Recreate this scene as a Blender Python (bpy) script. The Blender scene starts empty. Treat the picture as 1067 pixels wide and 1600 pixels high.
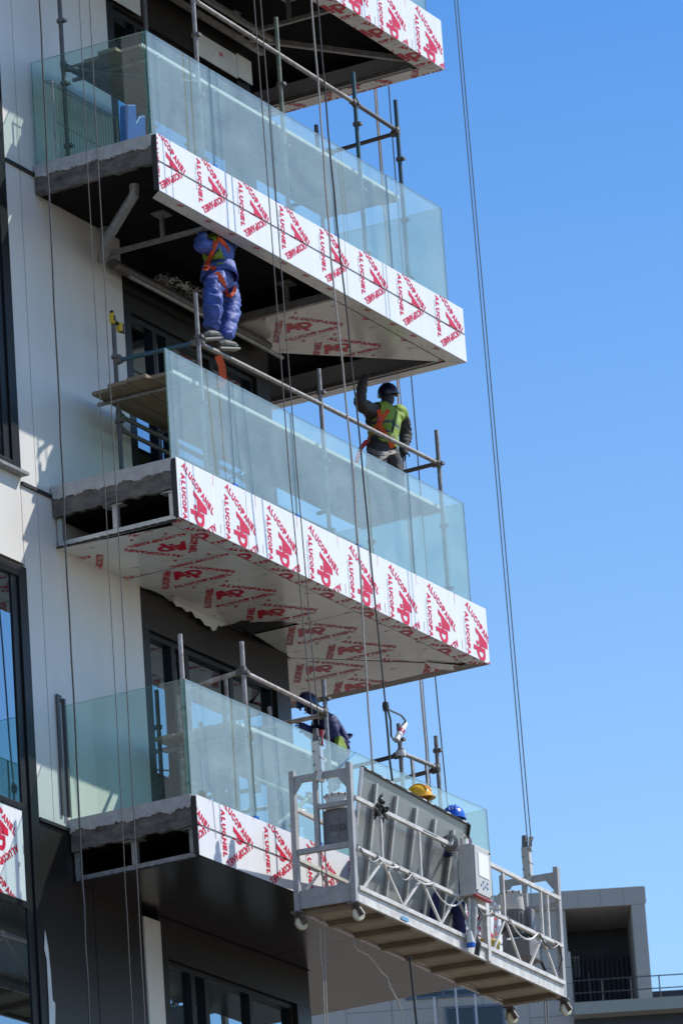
import bpy, bmesh, math, random
from mathutils import Vector, Matrix, Euler
from mathutils.bvhtree import BVHTree
from mathutils.geometry import tessellate_polygon
random.seed(7)
C = bpy.context.scene
COL = C.collection

# ------------------------------------------------------------------ camera, sky, sun, exposure
CAMP = Vector((-50.7508, -30.2903, -15.7884)); FPX = 9615.4
YAW, PITCH, ROLL = 1.082214, 0.318248, -0.068808
cam = bpy.data.cameras.new("camera"); camo = bpy.data.objects.new("camera", cam); COL.objects.link(camo)
d = Vector((math.sin(YAW)*math.cos(PITCH), math.cos(YAW)*math.cos(PITCH), math.sin(PITCH)))
r = Vector((math.cos(YAW), -math.sin(YAW), 0)); u = r.cross(d)
cr, sr = math.cos(ROLL), math.sin(ROLL)
RX = cr*r+sr*u; UY = -sr*r+cr*u
M = Matrix((RX, UY, -d)).transposed().to_4x4(); M.translation = CAMP
camo.matrix_world = M
cam.sensor_fit = 'VERTICAL'; cam.sensor_height = 24; cam.sensor_width = 16; cam.lens = FPX/1600*24
cam.clip_start = 1; cam.clip_end = 4000
cam.dof.use_dof = True; cam.dof.focus_distance = 62; cam.dof.aperture_fstop = 8
C.camera = camo

SUN = Vector((1.07, -1.0, 1.62)).normalized()
EL = math.asin(SUN.z); AZ = math.atan2(SUN.x, SUN.y)
w = bpy.data.worlds.new("World"); C.world = w; w.use_nodes = True
nt = w.node_tree; bg = nt.nodes['Background']
sky = nt.nodes.new('ShaderNodeTexSky'); sky.sky_type = 'NISHITA'; sky.sun_disc = False
sky.sun_elevation = EL; sky.sun_rotation = AZ
sky.altitude = 300; sky.air_density = 1.0; sky.dust_density = 0.15; sky.ozone_density = 5.0
gtc = nt.nodes.new('ShaderNodeTexCoord'); gsx = nt.nodes.new('ShaderNodeSeparateXYZ'); nt.links.new(gtc.outputs['Generated'], gsx.inputs[0])
grp = nt.nodes.new('ShaderNodeValToRGB'); cr_ = grp.color_ramp      # clear dry air: the blue deepens steadily from horizon to zenith
cr_.elements[0].position = .0; cr_.elements[0].color = (1.0, 1.0, 1.0, 1); cr_.elements[1].position = 1.0; cr_.elements[1].color = (.42, .56, .80, 1)
for p_, c_ in ((.24, (.93, .96, .90, 1)), (.40, (.36, .64, .86, 1)), (.6, (.45, .64, .86, 1))):
    e_ = cr_.elements.new(p_); e_.color = c_
nt.links.new(gsx.outputs[2], grp.inputs[0])
gmx = nt.nodes.new('ShaderNodeMix'); gmx.data_type = 'RGBA'; gmx.blend_type = 'MULTIPLY'; gmx.inputs[0].default_value = 1
nt.links.new(sky.outputs[0], gmx.inputs[6]); nt.links.new(grp.outputs[0], gmx.inputs[7]); nt.links.new(gmx.outputs[2], bg.inputs[0])
bg.inputs[1].default_value = 0.135
sl = bpy.data.lights.new("sun", 'SUN'); sl.energy = 3.6; sl.angle = math.radians(0.5); sl.color = (1, .95, .87)
so = bpy.data.objects.new("sun", sl); COL.objects.link(so)
so.rotation_euler = (-SUN).to_track_quat('-Z', 'Y').to_euler()
C.view_settings.view_transform = 'Standard'; C.view_settings.look = 'None'
C.view_settings.exposure = 0.66; C.view_settings.gamma = 1; C.view_settings.use_curve_mapping = False
C.cycles.max_bounces = 10; C.cycles.transparent_max_bounces = 24; C.cycles.caustics_reflective = False

def at(px, py, y):
    """survey point of the photograph on the vertical plane at depth y"""
    dd = (RX*((px-533.5)/FPX) + UY*(-(py-800)/FPX) + d)
    return CAMP + dd*((y-CAMP.y)/dd.y)

# ------------------------------------------------------------------ materials
def new_mat(name):
    m = bpy.data.materials.new(name); m.use_nodes = True
    return m, m.node_tree, m.node_tree.nodes['Principled BSDF']
def mat(name, c, rough=.6, metal=0, spec=.5, var=.0, vscale=6, bump=0, bscale=30, c2=None, stretch=None, coat=0):
    m, t, p = new_mat(name)
    p.inputs['Base Color'].default_value = (*c, 1); p.inputs['Roughness'].default_value = rough
    p.inputs['Metallic'].default_value = metal; p.inputs['Specular IOR Level'].default_value = spec
    p.inputs['Coat Weight'].default_value = coat
    tc = t.nodes.new('ShaderNodeTexCoord'); src = tc.outputs['Object']
    if stretch:
        mp = t.nodes.new('ShaderNodeMapping'); mp.inputs['Scale'].default_value = stretch
        t.links.new(src, mp.inputs[0]); src = mp.outputs[0]
    if var or c2:
        n = t.nodes.new('ShaderNodeTexNoise'); n.inputs['Scale'].default_value = vscale; n.inputs['Detail'].default_value = 6
        n.inputs['Roughness'].default_value = .65
        t.links.new(src, n.inputs[0])
        rp = t.nodes.new('ShaderNodeValToRGB'); rp.color_ramp.elements[0].position = .33; rp.color_ramp.elements[1].position = .68
        k = c2 if c2 else tuple(max(0, v*(1-var)) for v in c)
        rp.color_ramp.elements[0].color = (*k, 1); rp.color_ramp.elements[1].color = (*c, 1)
        t.links.new(n.outputs[0], rp.inputs[0]); t.links.new(rp.outputs[0], p.inputs['Base Color'])
        mr = t.nodes.new('ShaderNodeMapRange'); mr.inputs[3].default_value = min(1, rough*1.25); mr.inputs[4].default_value = rough*.8
        t.links.new(n.outputs[0], mr.inputs[0]); t.links.new(mr.outputs[0], p.inputs['Roughness'])
    if bump:
        n2 = t.nodes.new('ShaderNodeTexNoise'); n2.inputs['Scale'].default_value = bscale; n2.inputs['Detail'].default_value = 5
        t.links.new(src, n2.inputs[0])
        b = t.nodes.new('ShaderNodeBump'); b.inputs['Strength'].default_value = 1; b.inputs['Distance'].default_value = bump
        t.links.new(n2.outputs[0], b.inputs['Height']); t.links.new(b.outputs[0], p.inputs['Normal'])
    return m
def glass_mat(name, tint, dust, refl=1.6, dustc=(.62, .72, .70), grime=True, gcol=(.93, .98, 1)):
    m = bpy.data.materials.new(name); m.use_nodes = True; t = m.node_tree
    t.nodes.remove(t.nodes['Principled BSDF']); out = t.nodes['Material Output']
    tr = t.nodes.new('ShaderNodeBsdfTransparent'); tr.inputs[0].default_value = (*tint, 1)
    df = t.nodes.new('ShaderNodeBsdfDiffuse'); df.inputs[0].default_value = (*dustc, 1)
    gl = t.nodes.new('ShaderNodeBsdfGlossy'); gl.inputs[0].default_value = (*gcol, 1); gl.inputs[1].default_value = .015
    fr = t.nodes.new('ShaderNodeFresnel'); fr.inputs[0].default_value = 1.5
    mu = t.nodes.new('ShaderNodeMath'); mu.operation = 'MULTIPLY'; mu.inputs[1].default_value = refl; mu.use_clamp = True
    ge = t.nodes.new('ShaderNodeNewGeometry'); iv = t.nodes.new('ShaderNodeMath'); iv.operation = 'SUBTRACT'; iv.inputs[0].default_value = 1
    t.links.new(ge.outputs['Backfacing'], iv.inputs[1]); m3 = t.nodes.new('ShaderNodeMath'); m3.operation = 'MULTIPLY'
    t.links.new(fr.outputs[0], m3.inputs[0]); t.links.new(iv.outputs[0], m3.inputs[1])       # a pane's outer face reflects for both faces
    t.links.new(m3.outputs[0], mu.inputs[0])
    mx = t.nodes.new('ShaderNodeMixShader'); m2 = t.nodes.new('ShaderNodeMixShader')
    tc = t.nodes.new('ShaderNodeTexCoord'); n = t.nodes.new('ShaderNodeTexNoise'); n.inputs['Scale'].default_value = 1.3; n.inputs['Detail'].default_value = 7
    n.inputs['Roughness'].default_value = .6; n.inputs['Distortion'].default_value = 1.2
    mr = t.nodes.new('ShaderNodeMapRange'); mr.inputs[1].default_value = .35; mr.inputs[2].default_value = .75
    mr.inputs[3].default_value = dust*.8; mr.inputs[4].default_value = dust*(1.35 if grime else 1)
    t.links.new(tc.outputs['Object'], n.inputs[0]); t.links.new(n.outputs[0], mr.inputs[0])
    t.links.new(mr.outputs[0], mx.inputs[0]); t.links.new(tr.outputs[0], mx.inputs[1]); t.links.new(df.outputs[0], mx.inputs[2])
    t.links.new(mu.outputs[0], m2.inputs[0]); t.links.new(mx.outputs[0], m2.inputs[1]); t.links.new(gl.outputs[0], m2.inputs[2])
    t.links.new(m2.outputs[0], out.inputs[0])
    return m
FILM = mat('printed_film_white', (.80, .81, .82), .22, spec=.5, c2=(.735, .745, .765), vscale=3, stretch=(6, 1, .35), bump=.0035, bscale=3.5)  # vertical streaks in the colour stand for reflections on the wrinkled film
SFILM = mat('film_shaded_grey', (.70, .725, .705), .18, spec=.6, c2=(.58, .60, .585), vscale=2.2, bump=.002, bscale=2.2)  # same white film, its shade and uneven reflections put into a greyer colour
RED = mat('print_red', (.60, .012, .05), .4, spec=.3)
REDS = mat('print_red_soffit', (.52, .004, .035), .4, spec=.3)  # darker copy of the red print, underside shade put into its colour
PGREY = mat('print_grey', (.12, .12, .14), .5)
WALL = mat('white_cladding', (.69, .67, .63), .38, spec=.45, var=.09, vscale=1.6, bump=.002, bscale=1.2, stretch=(1.5, 1, .3))
DARK = mat('dark_cladding', (.021, .0175, .016), .35, var=.25, vscale=3, spec=.3)
FRAME = mat('dark_window_frame', (.012, .012, .013), .4, var=.2, spec=.25)
SOFD = mat('dark_soffit_panel', (.015, .013, .0115), .22, spec=.42, var=.2, vscale=2)
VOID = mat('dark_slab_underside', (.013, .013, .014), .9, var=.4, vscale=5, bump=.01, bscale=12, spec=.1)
CONC = mat('raw_concrete', (.20, .185, .165), .9, c2=(.07, .065, .06), vscale=5, bump=.02, bscale=14, spec=.2, stretch=(1, 1, 2))
REND = mat('rough_render', (.50, .50, .50), .85, var=.3, vscale=7, bump=.015, bscale=20, spec=.2)
STEEL = mat('galvanised_steel', (.33, .34, .35), .45, metal=.3, c2=(.19, .18, .17), vscale=18, bump=.002, bscale=60)
TUBE = mat('scaffold_tube_grey', (.36, .35, .34), .5, metal=.35, c2=(.17, .145, .125), vscale=14, bump=.002, bscale=80)
TUBED = mat('scaffold_tube_dark', (.06, .075, .095), .5, metal=.2, c2=(.15, .12, .10), vscale=15)
TUBEG = mat('scaffold_tube_green', (.045, .12, .085), .5, c2=(.30, .25, .18), vscale=5)
TUBEB = mat('scaffold_tube_blue', (.04, .09, .16), .5, c2=(.03, .11, .11), vscale=6)
TUBEP = mat('scaffold_tube_rusty_white', (.50, .50, .49), .55, c2=(.24, .16, .14), vscale=9)
COUP = mat('coupler_steel', (.22, .21, .20), .5, metal=.5, c2=(.10, .08, .07), vscale=30)
BOARD = mat('plywood_board', (.30, .23, .15), .8, c2=(.19, .14, .09), vscale=4, stretch=(.6, 6, 6), bump=.004, bscale=10)
WHITEB = mat('board_pale_edge', (.62, .60, .56), .7, var=.2)
PANE = glass_mat('window_glass', (.06, .11, .12), .01, 4.6, grime=False, gcol=(.62, .82, .95))
GLASS = glass_mat('balustrade_glass', (.83, .945, .895), .18, 1.4, dustc=(.72, .80, .77), gcol=(.93, .98, .94))
SGLASS = glass_mat('end_pane_glass', (.84, .94, .90), .04, 1.4, dustc=(.58, .72, .68))
GEDGE = mat('glass_edge_green', (.03, .17, .13), .12, spec=.8)
GEDGL = mat('glass_top_edge', (.42, .60, .58), .2, spec=.8)
BLUE = mat('blue_plastic', (.002, .13, .62), .4, var=.2)
BLACK = mat('black_rubber', (.012, .012, .012), .5)
ROPEG = mat('grey_wire_rope', (.22, .21, .20), .6, metal=.3, var=.3, vscale=40)
ROPEP = mat('pale_fibre_rope', (.38, .36, .32), .8, var=.3, vscale=40)
ROPED = mat('dark_fibre_rope', (.05, .05, .052), .8, var=.4, vscale=40)
GPAINT = mat('platform_white_paint', (.66, .65, .62), .5, c2=(.42, .40, .37), vscale=9, bump=.002, bscale=50)
GGREY = mat('platform_grey_paint', (.40, .40, .395), .5, c2=(.29, .285, .28), vscale=7, bump=.002, bscale=40)
GBOX = mat('hoist_box_grey', (.20, .205, .215), .5, var=.25, vscale=6)
JOIST = mat('platform_joist_brown', (.27, .23, .165), .75, var=.3, vscale=4)
BEIGE = mat('platform_underside_beige', (.42, .37, .27), .7, c2=(.30, .26, .19), vscale=2.5, bump=.003, bscale=8)
CTRL = mat('control_box_paint', (.50, .49, .46), .45, var=.08)
PAPER = mat('white_label', (.74, .76, .80), .6)
PANELB = mat('panel_back_grey', (.27, .29, .285), .35, c2=(.22, .24, .24), vscale=1.6, spec=.5)
ALU = mat('raw_aluminium', (.58, .59, .58), .35, metal=.6, var=.2, vscale=20)
ROPEG2 = mat('dull_wire_rope', (.085, .082, .08), .6, var=.3, vscale=40)
CHANNEL = mat('dark_grey_channel', (.07, .07, .075), .5)
IVORY = mat('castor_ivory', (.68, .64, .46), .5, var=.15)
FOIL = mat('crumpled_foil', (.28, .28, .27), .2, metal=.9, bump=.03, bscale=25)
BLUEFAB = mat('blue_coverall', (.052, .10, .38), .62, var=.3, vscale=9, bump=.02, bscale=9, stretch=(1, 1, .6))
NAVY = mat('navy_coverall', (.025, .03, .12), .75, var=.3, vscale=9, bump=.02, bscale=10)
CHAR = mat('charcoal_clothing', (.055, .05, .052), .85, var=.35, vscale=10, bump=.02, bscale=11)
TROU = mat('dark_grey_trousers', (.06, .058, .065), .8, var=.35, vscale=10, bump=.025, bscale=10)
SKIN = mat('skin_brown', (.17, .085, .055), .6, var=.15)
LIME = mat('lime_vest', (.215, .33, .03), .7, var=.2, vscale=8, bump=.015, bscale=12)
VSTR = mat('vest_dark_band', (.035, .05, .055), .6)
ORANGE = mat('orange_webbing', (.75, .10, .02), .6, var=.15)
GREYW = mat('grey_webbing', (.20, .19, .18), .7)
SHOE = mat('worn_shoes', (.085, .09, .085), .7, var=.3)
SOLE = mat('shoe_sole_pale', (.30, .30, .27), .7)
HELY = mat('yellow_helmet', (.80, .42, .01), .3, spec=.6)
HELB = mat('blue_helmet', (.01, .10, .50), .25, spec=.6)
HELN = mat('dark_blue_helmet', (.006, .012, .055), .3, spec=.6)
YEL = mat('yellow_tool', (.62, .42, .02), .45)
REDP = mat('red_plastic', (.45, .03, .04), .5)
WPL = mat('white_plastic', (.68, .68, .66), .45, var=.1)
BGW = mat('far_cladding', (.38, .365, .34), .6, var=.06, vscale=.6)
BGD = mat('far_dark_recess', (.03, .035, .05), .6, var=.2, vscale=1)
BGB = mat('far_beige_band', (.30, .32, .29), .8, var=.1, vscale=.5)
BGR = mat('far_railing', (.05, .048, .05), .6)
BGP = glass_mat('far_window_glass', (.08, .12, .2), .01, 1.6, grime=False)
TRIM = mat('bare_trim_brown', (.20, .175, .15), .5, var=.15)
GROUND = mat('site_ground', (.235, .205, .165), .95, c2=(.15, .13, .11), vscale=.08, spec=.1)

# ------------------------------------------------------------------ mesh helpers
ORG = {}
def org(o): return ORG.get(o.name, Vector((0, 0, 0))) if o else Vector((0, 0, 0))
def thing(name, loc, label, cat, group=None, rot=None):
    o = bpy.data.objects.new(name, None); COL.objects.link(o); o.empty_display_size = .2
    o.location = loc; o['label'] = label; o['category'] = cat
    if group: o['group'] = group
    if rot: o.rotation_euler = rot; ORG[o.name] = Vector((0, 0, 0))   # parts are given in the thing's own axes
    else: ORG[o.name] = Vector(loc)
    return o
def tag(o, label=None, cat=None, group=None, kind=None):
    for k, v in (('label', label), ('category', cat), ('group', group), ('kind', kind)):
        if v: o[k] = v
    return o
class MB:
    def __init__(s): s.v = []; s.f = []; s.m = []; s.mats = []
    def mi(s, m):
        if m is None: return 0
        if m not in s.mats: s.mats.append(m)
        return s.mats.index(m)
    def add(s, vs, fs, m=None):
        b = len(s.v); s.v += [Vector(p) for p in vs]; i = s.mi(m)
        for f in fs: s.f.append([b+k for k in f]); s.m.append(i)
    def hexa(s, p, m=None): s.add(p, [(0, 3, 2, 1), (4, 5, 6, 7), (0, 1, 5, 4), (1, 2, 6, 5), (2, 3, 7, 6), (3, 0, 4, 7)], m)
    def box(s, a, b, m=None):
        x0, y0, z0 = a; x1, y1, z1 = b
        s.hexa([(x0, y0, z0), (x1, y0, z0), (x1, y1, z0), (x0, y1, z0), (x0, y0, z1), (x1, y0, z1), (x1, y1, z1), (x0, y1, z1)], m)
    def bar(s, p0, p1, w, h, up=(0, 0, 1), m=None):
        p0 = Vector(p0); p1 = Vector(p1); t = (p1-p0).normalized(); up = Vector(up)
        sd = t.cross(up)
        if sd.length < 1e-3: sd = t.cross(Vector((1, 0, 0)))
        sd.normalize(); n = sd.cross(t); sd = sd*w/2; n = n*h/2
        s.hexa([p0-sd-n, p0+sd-n, p0+sd+n, p0-sd+n, p1-sd-n, p1+sd-n, p1+sd+n, p1-sd+n], m)
    def tube(s, pts, r, n=8, m=None, caps=True):
        pts = [Vector(p) for p in pts]; k = len(pts); rr = r if isinstance(r, (list, tuple)) else [r]*k
        ring = []; pa = None; vs = []; fs = []
        for i, p in enumerate(pts):
            t = (pts[min(i+1, k-1)]-pts[max(i-1, 0)]).normalized()
            if pa is None: pa = t.orthogonal().normalized()
            pa = (pa-t*pa.dot(t)); pa = pa.normalized() if pa.length > 1e-6 else t.orthogonal().normalized()
            q = t.cross(pa)
            for j in range(n):
                a = 2*math.pi*j/n; vs.append(p+(pa*math.cos(a)+q*math.sin(a))*rr[i])
        for i in range(k-1):
            for j in range(n):
                a = i*n+j; b = i*n+(j+1) % n; fs.append((a, b, b+n, a+n))
        if caps: fs.append(tuple(range(n-1, -1, -1))); fs.append(tuple((k-1)*n+j for j in range(n)))
        s.add(vs, fs, m)
    def prism(s, poly, O, U, V, t, m=None):
        """polygon (u,v) extruded by t along UxV, front face at O plane, back at -t"""
        O = Vector(O); U = Vector(U); V = Vector(V); N = U.cross(V); k = len(poly)
        A = [O+U*a+V*b for a, b in poly]; B = [p-N*t for p in A]
        tri = tessellate_polygon([[Vector((a, b, 0)) for a, b in poly]])
        area = sum(poly[i][0]*poly[(i+1) % k][1]-poly[(i+1) % k][0]*poly[i][1] for i in range(k))
        fs = []
        for x, y, z in tri:
            ar = (poly[y][0]-poly[x][0])*(poly[z][1]-poly[x][1])-(poly[z][0]-poly[x][0])*(poly[y][1]-poly[x][1])
            if ar < 0: x, y, z = x, z, y
            fs += [(x, y, z), (k+x, k+z, k+y)]
        for i in range(k):
            j = (i+1) % k
            fs.append((i, k+i, k+j, j) if area > 0 else (i, j, k+j, k+i))
        s.add(A+B, fs, m)
    def lathe(s, prof, O, ax, n=16, m=None, ref=None):
        ax = Vector(ax).normalized(); O = Vector(O); pa = Vector(ref) if ref else ax.orthogonal().normalized(); q = ax.cross(pa)
        vs = []; fs = []
        for (rr, hh) in prof:
            for j in range(n):
                a = 2*math.pi*j/n; vs.append(O+ax*hh+(pa*math.cos(a)+q*math.sin(a))*rr)
        for i in range(len(prof)-1):
            for j in range(n):
                a = i*n+j; b = i*n+(j+1) % n; fs.append((a, b, b+n, a+n))
        if prof[0][0] > 1e-4: fs.append(tuple(range(n-1, -1, -1)))
        if prof[-1][0] > 1e-4: fs.append(tuple((len(prof)-1)*n+j for j in range(n)))
        s.add(vs, fs, m)
    def build(s, name, m=None, parent=None, smooth=False, bevel=0):
        o0 = org(parent); me = bpy.data.meshes.new(name)
        me.from_pydata([p-o0 for p in s.v], [], s.f)
        if s.mats:
            for q in s.mats: me.materials.append(q)
            me.polygons.foreach_set('material_index', s.m)
        elif m: me.materials.append(m)
        if m and s.mats and m not in s.mats: me.materials.append(m)
        me.update()
        if smooth:
            me.polygons.foreach_set('use_smooth', [True]*len(me.polygons))
        o = bpy.data.objects.new(name, me); COL.objects.link(o)
        if parent: o.parent = parent; ORG[o.name] = o0
        if bevel:
            b = o.modifiers.new('b', 'BEVEL'); b.width = bevel; b.segments = 2; b.limit_method = 'ANGLE'
        if smooth:
            e = o.modifiers.new('e', 'EDGE_SPLIT'); e.split_angle = math.radians(40)
        return o
def box(name, a, b, m, parent=None, **k):
    q = MB(); q.box(a, b); return q.build(name, m, parent, **k)
def bar(name, p0, p1, w, h, m, parent=None, up=(0, 0, 1), **k):
    q = MB(); q.bar(p0, p1, w, h, up); return q.build(name, m, parent, **k)
def tube(name, pts, r, m, parent=None, n=10, **k):
    q = MB(); q.tube(pts, r, n); return q.build(name, m, parent, smooth=True, **k)

# ------------------------------------------------------------------ printed film (flat lettering cut to each panel)
def text_tris(txt, size=1.0, offset=.0, shear=0.0, width=1.0):
    cu = bpy.data.curves.new('t', 'FONT'); cu.body = txt; cu.size = size; cu.offset = offset; cu.shear = shear
    cu.resolution_u = 2; cu.fill_mode = 'FRONT'
    o = bpy.data.objects.new('t', cu); COL.objects.link(o)
    dg = bpy.context.evaluated_depsgraph_get(); me = bpy.data.meshes.new_from_object(o.evaluated_get(dg))
    me.calc_loop_triangles()
    tr = [[(me.vertices[i].co.x*width, me.vertices[i].co.y) for i in t.vertices] for t in me.loop_triangles]
    bpy.data.objects.remove(o); bpy.data.meshes.remove(me); bpy.data.curves.remove(cu)
    x0 = min(p[0] for t in tr for p in t); x1 = max(p[0] for t in tr for p in t)
    y0 = min(p[1] for t in tr for p in t); y1 = max(p[1] for t in tr for p in t)
    return [[(p[0]-x0, p[1]-y0) for p in t] for t in tr], x1-x0, y1-y0
def brand_tris():
    """wide bold capitals on an even pitch"""
    out = []; cache = {}
    for i, ch in enumerate("ALUCOPANEL"):
        if ch not in cache: cache[ch] = text_tris(ch, 1, .052)
        t, w_, h_ = cache[ch]; cw = {'L': .62, 'E': .66, 'A': .86}.get(ch, .76)
        for q in t: out.append([(i*.84+p[0]/w_*cw+(.84-cw)/2, p[1]/h_) for p in q])
    return out, 8.4, 1.0
BRAND, BWID, BHGT = brand_tris()
WEB, WWID, WHGT = text_tris("www.alucopanel.net", 1, .01)
T30, W30, H30 = text_tris("30", 1, .02)
LOGO = [(15, 210), (150, 210), (218, 360), (630, 360), (630, 550), (680, 550), (750, 510), (770, 450), (760, 390), (710, 340), (510, 340), (510, 40),
        (630, 40), (630, 200), (710, 215), (790, 270), (860, 360), (880, 450), (870, 540), (800, 620), (710, 660), (510, 660), (510, 475), (300, 475), (310, 497),
        (480, 497), (480, 800), (320, 800)]
def poly_tris(p):
    return [[p[i] for i in t] for t in tessellate_polygon([[Vector((a, b, 0)) for a, b in p]])]
LOGOT = poly_tris(LOGO)+poly_tris([(370, 205), (475, 205), (475, 325), (370, 325)])
def place(tris, L, W, H, x, y, ang, hgt):
    """scale text to length L and letter height hgt, rotate, start at x,y"""
    ca, sa = math.cos(ang), math.sin(ang); out = []
    for t in tris:
        out.append([(x+p[0]/W*L*ca-p[1]/H*hgt*sa, y+p[0]/W*L*sa+p[1]/H*hgt*ca) for p in t])
    return out
D2 = math.radians
def make_tile():
    red = []; gry = []
    red += place(BRAND, .70, BWID, BHGT, .055, -.09, D2(-90), .080)      # down the left side, letter tops to the right
    red += place(BRAND, .70, BWID, BHGT, .075, -.02, D2(-33), .080)
    red += place(BRAND, .69, BWID, BHGT, .685, -.47, D2(-149), .080)
    ca, sa = 0, -1
    s = .00043
    for t in LOGOT:
        red.append([(.375+((p[1]-420)*s), -.405-((p[0]-450)*s)) for p in t])
    gry += place(WEB, .5, WWID, WHGT, .012, -.16, D2(-90), .022)
    gry += place(T30, .05, W30, H30, .70, .10, D2(-90), .03)
    red += place(WEB, .13, WWID, WHGT, .69, .06, D2(-90), .018)
    gry += [[(.80, -.55), (.806, -.55), (.80, -.45)], [(.80, -.45), (.806, -.55), (.806, -.45)]]
    return red, gry
TRED, TGRY = make_tile()
def soffit_extra():
    red = []; gry = []
    for (x, y) in ((.74, -.62), (.78, -.25)):
        red += place(T30, .07, W30, H30, x, y, D2(-32), .035)
        gry += [[(x-.06, y-.1), (x-.06, y-.106), (x+.0, y-.14)], [(x-.06, y-.1), (x, y-.14), (x+.0, y-.134)]]
    return red, gry
SR, SG = soffit_extra()
def clip_poly(poly, a, b, c):
    """keep a*x+b*y<=c"""
    out = []; n = len(poly)
    for i in range(n):
        p, q = poly[i], poly[(i+1) % n]
        dp = a*p[0]+b*p[1]-c; dq = a*q[0]+b*q[1]-c
        if dp <= 0: out.append(p)
        if dp*dq < 0:
            t = dp/(dp-dq); out.append((p[0]+(q[0]-p[0])*t, p[1]+(q[1]-p[1])*t))
    return out
def inside(poly, x, y):
    c = False; n = len(poly)
    for i in range(n):
        (x1, y1), (x2, y2) = poly[i], poly[(i+1) % n]
        if (y1 > y) != (y2 > y) and x < (x2-x1)*(y-y1)/(y2-y1)+x1: c = not c
    return c
def film(mb, O, U, V, poly, phase, rot=0, period=(.862, 1.12), mats=(RED, PGREY), convex=True, lift=.003, extra=False):
    """lettering of the film, on the plane O+uU+vV, cut to poly (counter-clockwise)"""
    O = Vector(O); U = Vector(U); V = Vector(V); N = U.cross(V)
    us = [p[0] for p in poly]; vs = [p[1] for p in poly]
    cr_, sr_ = (1, 0) if rot == 0 else (-1, 0)
    rng = []
    for i in range(-20, 21):
        for j in range(-20, 21):
            rng.append((i, j))
    for k, tris in enumerate((TRED+(SR if extra else []), TGRY+(SG if extra else []))):
        vsl = []; fsl = []
        for i, j in rng:
            ox = phase[0]+i*period[0]; oy = phase[1]+j*period[1]
            bx = (ox-.1, ox+period[0]+.1) if cr_ == 1 else (ox-period[0]-.1, ox+.1)
            by = (oy-period[1]-.1, oy+.2) if cr_ == 1 else (oy-.2, oy+period[1]+.1)
            if bx[1] < min(us) or bx[0] > max(us) or by[1] < min(vs) or by[0] > max(vs): continue
            for t in tris:
                q = [(ox+cr_*p[0], oy+cr_*p[1]) for p in t]
                if max(p[0] for p in q) < min(us) or min(p[0] for p in q) > max(us) or max(p[1] for p in q) < min(vs) or min(p[1] for p in q) > max(vs): continue
                if convex:
                    n = len(poly)
                    for e in range(n):
                        (x1, y1), (x2, y2) = poly[e], poly[(e+1) % n]
                        a, b = y2-y1, -(x2-x1); q = clip_poly(q, a, b, a*x1+b*y1)
                        if len(q) < 3: break
                else:
                    if not all(inside(poly, *p) for p in q): continue
                if len(q) < 3: continue
                b0 = len(vsl); vsl += [O+U*p[0]+V*p[1]+N*lift for p in q]
                fsl.append(tuple(range(b0, b0+len(q))))
        if fsl:
            # orient every letter face along N
            f2 = []
            for f in fsl:
                A, B, Cc = vsl[f[0]], vsl[f[1]], vsl[f[2]]
                f2.append(f if (B-A).cross(Cc-A).dot(N) > 0 else tuple(reversed(f)))
            mb.add(vsl, f2, mats[k])
def rect(a, b, c, e): return [(a, c), (b, c), (b, e), (a, e)]
def marks(mb, O, U, V, poly, mats, lift=.003):
    O = Vector(O); U = Vector(U); V = Vector(V); N = U.cross(V)
    us = [p[0] for p in poly]; vs = [p[1] for p in poly]; x = min(us)+.25; vm = (min(vs)+max(vs))/2; i = 0
    if max(vs)-min(vs) > max(us)-min(us)*1.0 and max(us)-min(us) < .3: return
    while x < max(us)-.15:
        for tris, m in ((place(T30, .09, W30, H30, x, vm, D2(12), .05), mats[0]) if i % 2 else ([[(x, vm-.03), (x+.08, vm-.045), (x+.08, vm-.037)]], mats[1]),):
            for t in tris:
                mb.add([O+U*p[0]+V*p[1]+N*lift for p in t], [(0, 1, 2)], m)
        x += .21+.05*(i % 3); i += 1
def film_panel(name, parent, O, U, V, poly, phase, base=FILM, t=.004, rot=0, convex=True, mats=(RED, PGREY), extra=False, plain=False, period=(.862, 1.12), **k):
    q = MB(); q.prism(poly, O, U, V, t, base)
    if plain:
        marks(q, O, U, V, poly, mats)
        return q.build(name, None, parent)
    film(q, O, U, V, poly, phase, rot, period=period, mats=mats, convex=convex, extra=extra)
    return q.build(name, None, parent)

# ------------------------------------------------------------------ ground
g = MB(); g.add([(-1500, -1500, -17.6), (2500, -1500, -17.6), (2500, 2500, -17.6), (-1500, 2500, -17.6)], [(0, 1, 2, 3)])
tag(g.build('ground', GROUND), kind='structure')

# ------------------------------------------------------------------ the building
H = 3.5; D = 1.48; L = 6.64; XC = 4.82; ZB = -17.6
X = Vector((1, 0, 0)); Y = Vector((0, 1, 0)); Z = Vector((0, 0, 1))
B = thing('apartment_building', (0, 0, ZB), 'tall pale apartment block under construction with dark glazed bays and red-lettered balconies', 'building')
# core wall behind the cladding
q = MB(); q.box((-9, .55, ZB), (XC-.02, 9, 24)); q.build('wall', DARK, B)
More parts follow.
